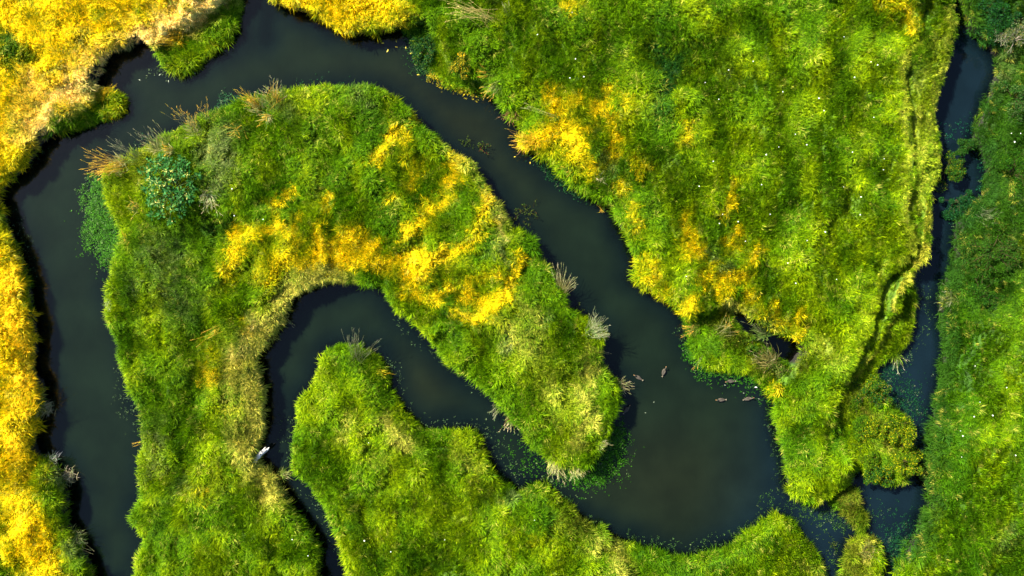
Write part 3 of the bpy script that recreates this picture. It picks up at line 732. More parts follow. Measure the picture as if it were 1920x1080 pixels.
# ------------------------------------------------------------------ water weeds: leaf mats on the water, thinning outwards
WEEDS = [  # label, colour, list of (points, radius px, density)
 ('dark green water weed beside the left end of the island', (0.032, 0.125, 0.003), [([(195,370),(200,430),(215,465)], 36, 1.6), ([(180,400),(205,480)], 44, .12)]),
 ('teal water weed behind the reeds on the island top edge', (0.010, 0.060, 0.016), [([(425,195),(450,200)], 20, .8), ([(560,165),(640,158)], 16, .16), ([(280,265),(250,290)], 16, .3)]),
 ('green weed mat in the shade of the island tip', (0.028, 0.110, 0.003), [([(1150,820),(1140,860),(1110,885),(1080,880)], 26, 1.6), ([(1000,860),(1060,890)], 36, .28), ([(970,830),(1000,870)], 40, .12), ([(1165,830),(1160,880),(1100,905)], 30, .14)]),
 ('dark leafy weed under the golden bank at the top', (0.012, 0.055, 0.008), [([(780,60),(790,95),(805,125)], 22, 1.0), ([(765,80),(785,130)], 18, .3)]),
 ('yellow flowering weed at the water edge below the leafy bank', (0.34, 0.27, 0.006), [([(815,138),(850,155),(890,168)], 14, 1.0), ([(845,110),(870,130)], 16, .6), ([(830,155),(890,178)], 12, .3)]),
 ('dark weed mat along the meadow bank', (0.012, 0.060, 0.012), [([(1030,310),(1050,325),(1078,350)], 17, .9), ([(1010,295),(1090,360)], 20, .2)]),
 ('bright weed mat in the cove beside the ducks', (0.028, 0.12, 0.004), [([(1300,660),(1330,685),(1370,690),(1410,700)], 18, 1.0), ([(1330,700),(1400,715),(1440,735)], 26, .2), ([(1290,650),(1320,700)], 18, .3)]),
 ('teal weed mat in the right channel beside the shrubs', (0.008, 0.050, 0.014), [([(1665,700),(1690,740),(1700,770)], 30, .40), ([(1670,690),(1730,790)], 46, .10), ([(1650,780),(1680,760)], 20, .3)]),
 ('teal weed floating at the foot of the lower right bank', (0.010, 0.060, 0.016), [([(1680,1010),(1690,1060)], 26, .5), ([(1660,980),(1700,1000),(1650,1050)], 40, .12)]),
 ('straggling weed between the hummock and the low bank', (0.030, 0.080, 0.010), [([(1500,940),(1540,960),(1580,980)], 18, .35), ([(1440,950),(1560,980)], 30, .09), ([(1610,940),(1640,960)], 20, .12), ([(1480,870),(1450,940)], 14, .10), ([(1562,1020),(1555,1060)], 10, .3)]),
 ('teal weed in the narrow channel below the round shrub', (0.008, 0.060, 0.024), [([(1770,250),(1810,240)], 20, .3), ([(1840,310),(1840,360)], 10, .3), ([(1790,400),(1820,400)], 16, .6)]),
 ('scattered weed off the left island bank', (0.05, 0.085, 0.03), [([(235,700),(245,790)], 24, .12), ([(30,420),(50,500)], 22, .12), ([(10,340),(90,275)], 14, .12), ([(175,235),(230,215)], 12, .12), ([(290,135),(330,140)], 14, .15)]),
 ('scattered weed along the inner channel', (0.05, 0.09, 0.03), [([(790,800),(910,810),(960,910)], 22, .12), ([(540,800),(560,900),(640,1010)], 20, .12), ([(735,690),(760,770)], 16, .15), ([(740,600),(900,730)], 12, .10), ([(545,570),(530,600)], 12, .2)]),
 ('scattered weed along the low south bank', (0.04, 0.09, 0.02), [([(1180,1005),(1280,1035),(1380,1005),(1450,955)], 14, .16), ([(1030,915),(1120,985)], 12, .12), ([(1280,620),(1300,660)], 14, .2), ([(1440,760),(1465,880)], 16, .12), ([(1720,520),(1735,600),(1700,670)], 14, .15), ([(1765,560),(1775,650)], 10, .15)]),
]
for label, col, blobs in WEEDS:
    P = []; 
    for pts, r, dens in blobs:
        xs = [p[0] for p in pts]; ys = [p[1] for p in pts]
        x0, x1, y0, y1 = min(xs) - r * 1.7, max(xs) + r * 1.7, min(ys) - r * 1.7, max(ys) + r * 1.7
        n = int((x1 - x0) * (y1 - y0) / 900 * 260 * dens)
        if dens < .31: n = int(n * .55)
        qx = RNG.uniform(x0, x1, n); qy = RNG.uniform(y0, y1, n)
        d, _ = seg_dist(qx, qy, pts)
        d = d + (fbm(qx / 12, qy / 12, 401, 2) - .5) * r * .9
        pr = np.clip(1.5 - d / r, 0, 1) ** 1.6
        k = RNG.uniform(0, 1, n) < pr
        wx, wy = (qx[k] - 960) / PPM, (540 - qy[k]) / PPM
        k2 = bil(land_sd, wx, wy) < 0.05
        core = pr[k][k2] * (dens > .4)
        P.append(np.stack([wx[k2], wy[k2], np.full(k2.sum(), .005) + RNG.uniform(0, .30, k2.sum()) * core], 1))
    P = np.concatenate(P); n = len(P)
    if n < 5: continue
    sp = RNG.uniform(0, 6.28, n); an = np.abs(RNG.normal(0, .12, n)); aa = RNG.uniform(0, 6.28, n)
    rt = tilt_euler(np.cos(aa), np.sin(aa), an, sp)
    s = RNG.uniform(.4, .95, n)
    tn = np.array(col) * RNG.uniform(.5, 1.6, n)[:, None]
    br = (RNG.uniform(0, 1, n) < .06)[:, None]
    tn = np.where(br, tn * .5 + np.array([.10, .13, .05]), tn)
    scatter('water_weed', P, rt, np.stack([s, s, s], 1), tn, NG_WEED, 4, kind='stuff', label=label, category='water weed')

# ------------------------------------------------------------------ things
def thing(name, label, cat, loc, group=None, rz=0.0):
    o = bpy.data.objects.new(name, None); C.objects.link(o)
    o.empty_display_size = .2
    o.location = loc; o.rotation_euler = (0, 0, rz)
    o['label'] = label; o['category'] = cat
    if group: o['group'] = group
    return o

class MB:
    def __init__(s): s.V = []; s.F = []; s.T = []; s.B = []; s.C = []
    def blade(s, p0, p1, w, rise, col, rng, segs=4, sag=.3, curl=.12):
        """flat ribbon from p0 to p1, arching by rise"""
        p0 = np.array(p0, float); p1 = np.array(p1, float); d = p1 - p0
        L = math.hypot(d[0], d[1]) + 1e-6; n = np.array([-d[1] / L, d[0] / L, 0]); cv = rng.normal(0, curl) * L; b = rng.uniform(); q0 = len(s.V)
        for k in range(segs + 1):
            t = k / segs
            p = p0 + d * t + n * cv * (t * t) ; p[2] += rise * 4 * t * (1 - t) 
            ww = w * .5 * (1 - t) ** .5 + w * .08
            s.V += [tuple(p - n * ww), tuple(p + n * ww + np.array([0, 0, w * .25]))]; s.B += [b, b]; s.C += [col, col]
        for k in range(segs):
            q = q0 + 2 * k; s.F += [q, q + 1, q + 3, q + 2]; s.T.append(4)
        return p
    def tube(s, pts, rad, col, n=4):
        q0 = len(s.V); pts = [np.array(p, float) for p in pts]
        for i, p in enumerate(pts):
            a = pts[min(i + 1, len(pts) - 1)] - pts[max(i - 1, 0)]; a /= (np.linalg.norm(a) + 1e-9)
            u = np.cross(a, [0, 0, 1] if abs(a[2]) < .9 else [1, 0, 0]); u /= np.linalg.norm(u); v_ = np.cross(a, u)
            r_ = rad[i] if hasattr(rad, '__len__') else rad
            for k in range(n):
                t = 2 * math.pi * k / n
                s.V.append(tuple(p + (u * math.cos(t) + v_ * math.sin(t)) * r_)); s.B.append(.5); s.C.append(col)
        for i in range(len(pts) - 1):
            for k in range(n):
                a = q0 + i * n + k; b = q0 + i * n + (k + 1) % n
                s.F += [a, b, b + n, a + n]; s.T.append(4)
    def leaf(s, c, l, w, d, tilt, col, rng):
        b = rng.uniform(); q0 = len(s.V); cd, sd = math.cos(d), math.sin(d); ct, st = math.cos(tilt), math.sin(tilt); rl = rng.normal(0, .35)
        for (u, v_) in ((-l, 0), (-l * .3, -w), (l * .35, -w * .8), (l, 0), (l * .35, w * .8), (-l * .3, w)):
            z = u * st + v_ * math.sin(rl); x = u * ct
            s.V.append((c[0] + x * cd - v_ * sd, c[1] + x * sd + v_ * cd, c[2] + z - .15 * abs(u))); s.B.append(b); s.C.append(col)
        s.F += [q0 + k for k in range(6)]; s.T.append(6)
    def build(s, name, material, parent, smooth=False):
        me = mesh_np(name, s.V, s.F, s.T, material, {'bl': s.B, 'tint': np.array(s.C, float)}, smooth)
        return link(name, me, parent)

def jcol(c, rng, j=.2):
    f = rng.uniform(1 - j, 1 + j)
    return (c[0] * f, c[1] * f * rng.uniform(.95, 1.05), c[2] * f)

def reed_clump(label, px, py, z0, tips, n, leafcol, stalkcol, headcol, spread=10, hgt=.9, leaves=60, leaf_len=.7, group=None, name='reed_clump', cat='reeds', heads=True, seed=0, wid=.012):
    """tips: list of photograph pixels the stalk ends fan out to"""
    rng = np.random.default_rng(int(px * 7 + py * 13) + seed)
    x, y = W(px, py, z0); zg = max(zat(x, y), 0.0)
    t = thing(name, label, cat, (x, y, zg), group)
    st = MB(); hd = MB(); lf = MB()
    tips = np.array(tips, float)
    ks = 0
    n = int(n * 1.5) if n > 8 else n
    for i in range(n):
        u = rng.uniform(0, len(tips) - 1) if len(tips) > 1 else 0; a = int(u); b = min(a + 1, len(tips) - 1)
        tp = tips[a] + (tips[b] - tips[a]) * (u - a) + rng.normal(0, spread * .45, 2)
        f = rng.uniform(.65, 1.15)
        ztip = zg + hgt * rng.uniform(.6, 1.1)
        tx, ty = W(tp[0], tp[1], ztip)
        tx, ty = x + (tx - x) * f, y + (ty - y) * f
        bx, by = rng.normal(0, spread / PPM * .6, 2)
        e_ = np.array([tx - x, ty - y, ztip - zg]); b0 = np.array([bx, by, 0.0])
        pts = []
        cv = rng.normal(0, .05)
        for k in range(6):
            q = k / 5
            p = b0 + (e_ - b0) * q; p[2] = (ztip - zg) * (1 - (1 - q) ** 1.8); p[0] += -e_[1] * cv * q * q; p[1] += e_[0] * cv * q * q
            pts.append(p)
        sc_ = jcol(stalkcol, rng)
        st.tube(pts, [wid * .6, wid * .55, wid * .5, wid * .42, wid * .35, wid * .25], sc_, 3)
        if heads:
            a_ = pts[-1] - pts[-2]; L = np.linalg.norm(a_); a_ = a_ / L
            for j in range(4):     # feathery seed head: short bristles along the last stretch
                pp = pts[-1] - a_ * .07 * j
                s_ = rng.normal(0, 1, 3) * .035 + a_ * .10
                st.blade(pp, pp + s_, .012, 0, jcol(headcol, rng), rng, 2)
    mean = tips.mean(0)
    for i in range(leaves):
        a = rng.uniform(0, 6.28)
        mx, my = W(mean[0], mean[1], zg + .5)
        dirx, diry = mx - x, my - y; dl = math.hypot(dirx, diry) + 1e-6
        L = leaf_len * rng.uniform(.4, 1.0)
        dx = dirx / dl * L * .45 + math.cos(a) * L * .6; dy = diry / dl * L * .45 + math.sin(a) * L * .6
        b0 = (rng.normal(0, spread / PPM * .4), rng.normal(0, spread / PPM * .4), 0)
        lf.blade(b0, (b0[0] + dx, b0[1] + dy, rng.uniform(.1, .45)), .028, rng.uniform(.05, .2), jcol(leafcol, rng, .3), rng)
    if leaves: lf.build('leaves', M_PLANT, t)
    if n: st.build('stalks', M_PLANT, t)
    return t

def shrub(label, px, py, r, h, nleaf, cols, lsize=.055, group=None, name='shrub', cat='shrub', lobes=14, twigs=14, twigcol=(.10, .07, .03), flat=.75, seed=0, z0=.8):
    rng = np.random.default_rng(int(px * 3 + py * 17) + seed)
    x, y = W(px, py, z0); zg = max(zat(x, y), 0.0) - .05
    t = thing(name, label, cat, (x, y, zg))
    if group: t['group'] = group
    R = r / PPM
    lob = []; el = rng.uniform(.75, 1.3)
    for i in range(lobes):
        a = rng.uniform(0, 6.28); q = R * rng.uniform(.1, .95)
        lob.append((q * math.cos(a) * el, q * math.sin(a) / el, h * (1 - .55 * (q / R) ** 2) * rng.uniform(.62, 1.0), R * rng.uniform(.16, .46)))
    fo = MB(); tw = MB()
    for i in range(nleaf):
        lx_, ly_, lz_, lr = lob[rng.integers(len(lob))]
        v_ = rng.normal(0, 1, 3); v_ /= np.linalg.norm(v_); v_[2] = abs(v_[2]) * 1.0 - .25
        f = rng.uniform(.55, 1.05)
        p = (lx_ + v_[0] * lr * f, ly_ + v_[1] * lr * f, max(.03, lz_ - lr * flat + v_[2] * lr * flat * f))
        c = cols[rng.integers(len(cols))]
        fo.leaf(p, lsize * rng.uniform(.6, 1.2), lsize * rng.uniform(.28, .5), math.atan2(v_[1], v_[0]) + rng.normal(0, .7), rng.normal(.1, .45), jcol(c, rng, .25), rng)
    for (lx_, ly_, lz_, lr) in lob:
        e_ = np.array([lx_, ly_, max(lz_ - lr * .5, .1)])
        mid_ = e_ * .5 + np.array([0, 0, .12])
        tw.tube([(0, 0, 0), mid_, e_], [.03, .02, .012], twigcol, 5)
        for j in range(max(1, twigs // lobes)):
            d = rng.normal(0, 1, 3); d[2] = abs(d[2]); d /= np.linalg.norm(d)
            tw.tube([mid_ * .5 + e_ * .5, e_ + d * lr * 1.0], [.010, .005], twigcol, 3)
    fo.build('foliage', M_PLANT, t); tw.build('branches', M_PLANT, t)
    return t

SG = (.25, .26, .13); SO = (.66, .42, .04); SP = (.50, .47, .20); SBR = (.26, .15, .05); SWH = (.46, .48, .24)
LG = (.10, .17, .012); LGD = (.62, .42, .012); LD = (.04, .09, .006)
RG = 'clumps of long stalked reeds along the river banks'
# reeds: (label, base px, ground z guess, tips, stalks, leaf colour, stalk colour, head colour, spread, height, leaves)
REEDS = [
 ('orange reed clump reaching furthest left over the water', (232,310), 1.0, [(172,272),(158,316),(190,328)], 42, LG, SO, SO, 14, .9, 80, .7),
 ('thin grey reeds just right of the orange clump', (262,300), 1.0, [(196,262),(225,272)], 14, LG, SG, SG, 12, .8, 60, .7),
 ('sparse grey reed stalks left of the middle of the reedy bank', (300,280), 1.0, [(248,250),(282,238)], 12, LG, SG, SG, 12, .8, 70, .7),
 ('two or three thin bare stalks leaning up over the water', (318,268), 1.0, [(262,245),(300,230)], 5, LG, SP, SP, 6, .9, 40, .6),
 ('dense pale reed clump with an orange top halfway along the reedy bank', (372,250), 1.0, [(318,215),(345,205),(366,226)], 30, LG, SG, SO, 14, .9, 80, .7),
 ('tall straight grey stalks pointing up at mid channel', (395,235), 1.0, [(366,192),(378,205),(392,190)], 12, LG, SG, SO, 12, .9, 50, .7),
 ('orange bent reeds lying on the island grass', (330,285), 1.1, [(300,265),(308,290),(300,278)], 10, LG, SO, SO, 8, .5, 20, .5),
 ('orange reed heads among pale grass behind the reedy bank', (450,245), 1.1, [(425,230),(440,258),(460,236)], 14, SAGE, SO, SO, 14, .5, 50, .6),
 ('pink orange reed clump under the first tall stalks', (492,205), 1.1, [(452,165),(455,185),(478,178)], 24, LG, SO, SO, 14, .9, 60, .7),
 ('orange reed clump with tall stalks beside the island crown', (520,195), 1.1, [(490,170),(512,155),(530,170)], 24, LG, SO, SP, 14, .9, 60, .7),
 ('short orange reeds lying behind the tall stalks', (512,220), 1.1, [(480,232),(500,215)], 10, LG, SO, SO, 8, .5, 20, .6),
 ('single pair of long bare stalks at the crown of the reedy bank', (535,185), 1.1, [(508,148),(530,160)], 5, LG, SG, SG, 6, 1.0, 20, .6),
 ('golden reed tuft lying on the green headland at the top', (335,72), .7, [(282,66),(290,84),(300,58),(330,50)], 46, LGD, LGD, SO, 18, .7, 60, .8),
 ('golden grass spray on the second headland', (185,182), .6, [(190,165),(215,170),(200,160)], 14, (.25,.27,.01), LGD, LGD, 12, .5, 60, .6),
 ('orange dry tuft where the golden bank meets the second headland', (120,205), 1.1, [(90,190),(100,215),(140,190)], 16, AMBER, AMBER, SO, 16, .5, 70, .7),
 ('golden fountain tuft on the left bank', (45,768), 1.3, [(10,760),(30,740),(60,745),(70,770)], 14, AMBER, GOLD, GOLD, 18, .5, 130, 1.1),
 ('grey feathery tuft at the narrowest point of the left bank', (68,770), 1.3, [(84,750),(86,772),(78,790)], 14, (.42,.40,.24), SG, SP, 12, .5, 80, .6),
 ('grey tuft below the feathery one on the left bank edge', (78,868), 1.2, [(92,852),(96,872)], 8, (.36,.40,.28), SG, SG, 10, .4, 70, .6),
 ('pale hay coloured tuft on the left bank edge', (108,900), 1.2, [(125,885),(130,910)], 8, (.44,.40,.22), SP, SP, 14, .5, 110, .7),
 ('grey green tuft at the lower end of the left bank', (125,1020), 1.2, [(150,1000),(165,1030)], 12, SAGE, SG, SG, 16, .5, 110, .8),
 ('little hooked orange stalks hanging off the upper left bank', (95,245), .6, [(98,260),(125,250)], 6, LG, SO, SO, 6, .3, 20, .4),
 ('pale bent grass stalks arching in the top of the meadow', (925,40), 1.4, [(832,14),(850,20),(870,8),(900,30)], 22, LG, (.8,.66,.25), (.8,.6,.2), 22, 1.1, 60, .8),
 ('straight straw stalks rising at the top edge of the meadow', (955,35), 1.4, [(940,0),(950,5)], 5, LG, SP, SP, 6, .7, 30, .7),
 ('orange bladed stalk leaning out of the meadow edge grass', (922,140), 1.2, [(900,115),(898,140),(903,150)], 9, LG, SO, SO, 6, .6, 80, .9),
 ('straw stalks hanging over the water below the yellow weed', (935,162), 1.0, [(904,162),(908,180),(925,192)], 10, LG, SP, SO, 10, .5, 70, .8),
 ('dark twiggy stalks hanging over the upper channel bend', (965,205), .8, [(935,215),(950,235),(975,225)], 12, LD, SBR, SBR, 10, .4, 30, .6),
 ('golden tussock fanning left over the upper channel', (1010,265), 1.1, [(960,262),(972,252),(968,272),(985,280)], 34, LGD, LGD, SO, 12, .6, 120, .9),
 ('brown reed stalks under the golden tussock', (990,275), .8, [(962,240),(975,290)], 12, LG, SBR, SBR, 8, .4, 20, .6),
 ('curved straw stalk arching in the golden meadow patch', (1045,225), 1.3, [(975,205),(1000,202)], 4, LG, SP, SP, 4, .6, 20, .5),
 ('pale starry tuft on the meadow slope', (1125,342), 1.2, [(1115,330),(1135,335),(1130,352)], 8, SAGE, SP, SP, 12, .5, 50, .6),
 ('small orange stalks dangling off the meadow bank', (1135,380), 1.0, [(1126,400),(1130,392)], 6, LG, SO, SO, 6, .3, 40, .5),
 ('orange curled stalk above the dark weed mat', (1070,320), 1.1, [(1048,312),(1068,330)], 5, LG, SO, SO, 6, .5, 40, .6),
 ('fan shaped tussock pointing up beside the middle channel', (1050,555), 1.0, [(1032,505),(1050,502),(1072,518),(1078,535)], 36, (.26,.28,.03), SP, SP, 8, .9, 130, 1.0),
 ('white plumed tussock on the right shoulder of the island', (1108,625), 1.0, [(1108,592),(1122,598),(1135,612),(1136,632)], 46, (.30,.38,.13), SWH, SWH, 12, .8, 130, .9),
 ('thin pale stalk pair pointing right under the white plumes', (1122,658), .9, [(1146,656),(1142,664)], 4, LG, SP, SP, 4, .3, 10, .4),
 ('pale stalks fanning right off the island point', (1152,722), .9, [(1165,712),(1182,720),(1178,742)], 18, (.2,.26,.05), SP, SP, 8, .5, 90, .7),
 ('left part of the pale fringe hanging off the island tip', (1040,868), .9, [(1030,888),(1045,892),(1060,895)], 24, (.30,.34,.06), SP, SP, 14, .5, 140, .8),
 ('right part of the pale fringe hanging off the island tip', (1078,870), .9, [(1068,902),(1085,890),(1100,880)], 26, (.34,.37,.06), SP, SP, 14, .5, 140, .8),
 ('thin grey stalks on the right side of the island tip', (1120,835), .9, [(1140,820),(1135,838)], 10, (.22,.28,.04), SP, SP, 10, .4, 60, .6),
 ('tan stalks hanging down into the channel left of the island tip', (958,775), .9, [(945,795),(955,805),(968,800)], 20, (.20,.24,.04), SBR, SP, 10, .4, 50, .7),
 ('dark thin stalks just above the tan stalks', (940,760), .8, [(918,765),(925,785)], 14, LD, SG, SG, 8, .3, 40, .7),
 ('tall fan of bare stalks at the head of the bottom peninsula', (668,680), .8, [(645,630),(660,625),(682,630),(708,650)], 26, (.08,.15,.008), SG, SG, 10, 1.0, 130, 1.0),
 ('yellow leaved sprig tuft right of the bare stalk fan', (710,698), .5, [(722,690),(732,706)], 6, (.30,.30,.01), LGD, LGD, 10, .3, 70, .5),
 ('short thin stalks poking from the inner channel bank', (528,600), .9, [(548,596),(552,612),(545,604)], 8, (.3,.3,.08), SP, SP, 8, .3, 20, .5),
 ('long green stalks leaning over the narrow inner channel', (520,895), 1.0, [(530,878),(548,885),(545,895)], 10, (.2,.26,.04), (.25,.28,.06), SP, 8, .5, 60, .9),
 ('orange grass stalks on the pale band of the island', (435,600), 1.2, [(370,638),(400,625),(420,588)], 10, STRAW, SO, SO, 10, .4, 30, .6),
 ('pinkish reed stalks at the mouth of the cove', (1310,615), .8, [(1283,605),(1285,620),(1292,640)], 14, (.14,.17,.02), SBR, SO, 10, .5, 80, .8),
 ('long drooping stalk with a reddish head near the ducks', (1325,655), .6, [(1304,688),(1302,690)], 3, LG, SG, SO, 3, .4, 20, .5),
 ('orange headed reeds growing in the cove', (1350,625), .7, [(1358,598),(1372,600),(1388,630)], 12, (.13,.18,.02), SP, SO, 14, .9, 120, .9),
 ('pale rayed sedge clump at the back of the cove', (1440,630), .5, [(1395,600),(1420,608),(1438,612)], 10, (.13,.20,.04), SG, SG, 8, .6, 110, 1.2),
 ('brown sedge tussock standing at the cove edge', (1445,682), .5, [(1410,668),(1430,660),(1460,665)], 12, (.22,.20,.05), SG, SP, 18, .5, 260, 1.1),
 ('yellow starry tuft below the brown sedge tussock', (1453,724), .3, [(1450,740),(1462,738)], 4, (.45,.38,.008), LGD, LGD, 8, .2, 70, .6),
 ('pale stalks poking over the water below the turf shelf', (1685,665), .5, [(1700,675),(1685,690),(1675,695)], 9, LG, SG, SWH, 8, .3, 60, .7),
 ('dark drooping sedge on the right bank over the narrows', (1790,560), .9, [(1765,540),(1762,565),(1775,585)], 12, (.08,.12,.02), SG, SG, 14, .5, 160, .9),
 ('bleached twiggy tuft at the upper right edge', (1885,60), 1.4, [(1870,55),(1880,80),(1905,70)], 24, (.22,.24,.12), (.40,.34,.28), SG, 16, .6, 60, .8),
 ('pale glinting tuft on the right bank above the narrows', (1850,410), 1.2, [(1845,395),(1865,400),(1870,425)], 10, (.12,.18,.06), SG, SG, 16, .5, 120, .8),
 ('hay topped tuft on the tiny islet', (1622,1035), .5, [(1615,1005),(1640,1020),(1642,1045)], 8, (.26,.24,.05), SG, SG, 12, .5, 200, .8),
 ('small leafy sprig poking left from the island bank', (268,828), .8, [(250,828),(256,834)], 5, (.10,.18,.03), SO, SO, 4, .3, 40, .5),
 ('white tipped stalk tuft on the left edge of the island', (212,568), .9, [(200,560),(203,580),(208,585)], 12, (.2,.25,.1), SWH, SWH, 8, .4, 50, .5),
 ('dry stalks fanning below the thistle', (265,395), .9, [(245,405),(262,380),(240,375)], 12, (.16,.2,.03), SP, SO, 12, .6, 60, .8),
 ('orange curled reeds beside the dark weed on the island left end', (245,450), 1.0, [(228,430),(232,455),(240,462)], 8, LG, SO, SO, 8, .4, 30, .6),
 ('straw sheaf lying right of the thistle', (400,365), 1.2, [(375,375),(385,395),(405,400)], 14, (.36,.36,.16), SP, SP, 14, .5, 90, 1.0),
]
for i_, R_ in enumerate(REEDS):
    if i_ < 12:
        R_ = R_[:5] + ((.17, .23, .035) if i_ % 2 else (.28, .29, .09),) + R_[6:10] + (R_[10] * 2, R_[11] * 1.5)
    reed_clump(R_[0], R_[1][0], R_[1][1], R_[2], R_[3], R_[4], R_[5], R_[6], R_[7], R_[8], R_[9], R_[10], R_[11], group=RG)

# thistle: big whorled leaves, cream bracts and paler leaves on one side paint in its sunlight
TH1 = (.026, .125, .022); TH2 = (.06, .18, .04); TH3 = (.50, .50, .10); TH4 = (.26, .40, .09)
tx, ty = W(328, 352, 1.5); tz = zat(tx, ty)
th = thing('thistle_bush', 'blue green thistle bush with cream leaf tips on the left end of the island', 'thistle', (tx, ty, tz))
rng = np.random.default_rng(5)
fo = MB(); fl = MB(); tw = MB()
for i in range(46):
    a = i * 2.39996; q = 1.95 * math.sqrt((i + .4) / 46) * rng.uniform(.9, 1.08)
    q *= 1 + .16 * math.sin(3 * a + 1) ; cx, cy = q * math.cos(a) * .92 + rng.normal(0, .12), q * math.sin(a) + rng.normal(0, .12); cz = 1.25 - .32 * q * q / 2 + rng.normal(0, .07)
    tw.tube([(cx * .1, cy * .1, 0), (cx * .6, cy * .6, cz * .6), (cx, cy, cz)], [.03, .02, .012], (.10, .16, .05), 4)
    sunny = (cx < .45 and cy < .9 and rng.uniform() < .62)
    for j in range(rng.integers(12, 26)):
        b = j * 2.4 + rng.uniform(-.3, .3); l = rng.uniform(.07, .15); rr = rng.uniform(.04, .30)
        c = TH1 if rng.uniform() < .62 else TH2
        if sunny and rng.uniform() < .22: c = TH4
        fo.leaf((cx + rr * math.cos(b), cy + rr * math.sin(b), cz - rr * .5 + rng.normal(0, .03)), l, l * .38, b, rng.normal(.2, .4), jcol(c, rng, .3), rng)
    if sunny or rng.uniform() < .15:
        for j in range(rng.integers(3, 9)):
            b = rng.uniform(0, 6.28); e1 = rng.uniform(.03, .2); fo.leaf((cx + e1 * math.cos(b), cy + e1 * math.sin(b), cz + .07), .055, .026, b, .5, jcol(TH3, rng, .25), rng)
fo.build('leaves', M_PLANT, th); tw.build('stems', M_PLANT, th)

SH_D = [(.016, .070, .004), (.028, .095, .004), (.012, .070, .014)]
SH_Y = [(.04, .11, .003), (.07, .14, .003), (.30, .30, .004), (.03, .08, .003), (.17, .22, .003)]
SH_G = [(.03, .10, .006), (.05, .13, .005), (.02, .07, .006)]
SGP = 'shrubs at the water edge on the right'
SHRUBS = [
 ('dark low bush in the middle of the hollow under the meadow lip', 1412, 652, 26, .7, 2200, [(.02, .08, .003), (.04, .11, .003), (.10, .15, .01)], .05),
 ('tangled brown green bush at the right side of the hollow', 1472, 700, 28, .8, 2400, [(.03, .09, .003), (.07, .12, .01), (.14, .14, .03)], .05),
 ('low green shrub joining the cluster to the meadow grass', 1612, 800, 34, 1.0, 2400, [(.05, .14, .003), (.09, .18, .003), (.03, .09, .003)], .05),
 ('small olive shrub left of the cluster bottom', 1622, 858, 26, 1.0, 1800, [(.06, .14, .003), (.12, .19, .003), (.04, .09, .003)], .05),
 ('olive shrub with yellow tips, easternmost of the cluster by the right channel', 1690, 868, 34, 1.5, 3000, SH_Y, .05),
 ('yellow tipped shrub in the middle of the cluster by the right channel', 1655, 800, 42, 1.4, 3400, SH_Y, .05),
 ('dark shrub at the top of the cluster by the right channel', 1640, 735, 36, 1.2, 2600, SH_Y[:2] + SH_D + [(.15,.14,.01)], .05),
 ('green low shrub at the bottom of the cluster by the right channel', 1648, 888, 30, 1.0, 2200, SH_G + SH_Y[2:3] + SH_D, .05),
 ('upper yellowish shrub rim of the cluster facing the channel', 1695, 815, 26, 1.3, 1800, SH_Y, .05),
 ('dark shrub with yellow leaves standing in the narrow channel', 1786, 318, 34, 1.2, 2600, SH_D + [(.12, .15, .004), (.05, .09, .004)], .05),
 ('teal leaved shrub at the lower end of the narrow channel', 1802, 375, 36, 1.0, 2600, [(.010, .070, .018), (.016, .085, .012), (.012, .05, .014)], .05),
 ('green shrub closing the narrow channel from the right', 1815, 275, 26, 1.2, 1800, [(.016, .070, .008), (.03, .085, .006)], .05),
 ('dark green shrub overhanging the top right water', 1862, 48, 46, 1.5, 3600, [(.010, .060, .008), (.014, .075, .006), (.010, .045, .014)], .06),
 ('sparse bleached shrub with bare branches at the right edge', 1895, 78, 36, 1.7, 1400, [(.10, .14, .05), (.16, .16, .04), (.05, .09, .02)], .05),
 ('large dark shrub on the right bank beside the black water', 1898, 190, 44, 1.5, 3000, [(.07, .13, .03), (.03, .09, .008), (.018, .075, .008)], .05),
 ('broad dark shrub halfway down the upper right bank', 1888, 330, 48, 1.3, 3000, [(.018, .075, .004), (.035, .10, .003)], .05),
 ('reddish speckled dark shrub on the right bank', 1850, 470, 48, 1.1, 3000, [(.018, .075, .004), (.035, .10, .003), (.05, .06, .01), (.03, .09, .01)], .05),
 ('dark shrub over the narrows on the right bank', 1830, 545, 36, 1.0, 2000, [(.018, .075, .005), (.035, .10, .004)], .05),
]
for s_ in SHRUBS:
    shrub(s_[0], s_[1], s_[2], s_[3], s_[4], s_[5], s_[6], s_[7], group=SGP, twigs=36 if 'bare' in s_[0] else 14, twigcol=(.42, .36, .30) if 'bare' in s_[0] else (.08, .06, .03))
shrub('dark leafy shrub under the golden bank at the top', 800, 85, 34, .9, 2600, [(.010, .055, .010), (.016, .07, .006), (.012, .05, .018), (.07, .12, .006)], .06)
shrub('yellow flowering shrub at the upper channel bend', 868, 125, 26, .8, 1600, [(.03, .08, .006), (.42, .30, .006), (.22, .20, .006), (.04, .09, .006)], .05, name='flowering_shrub')

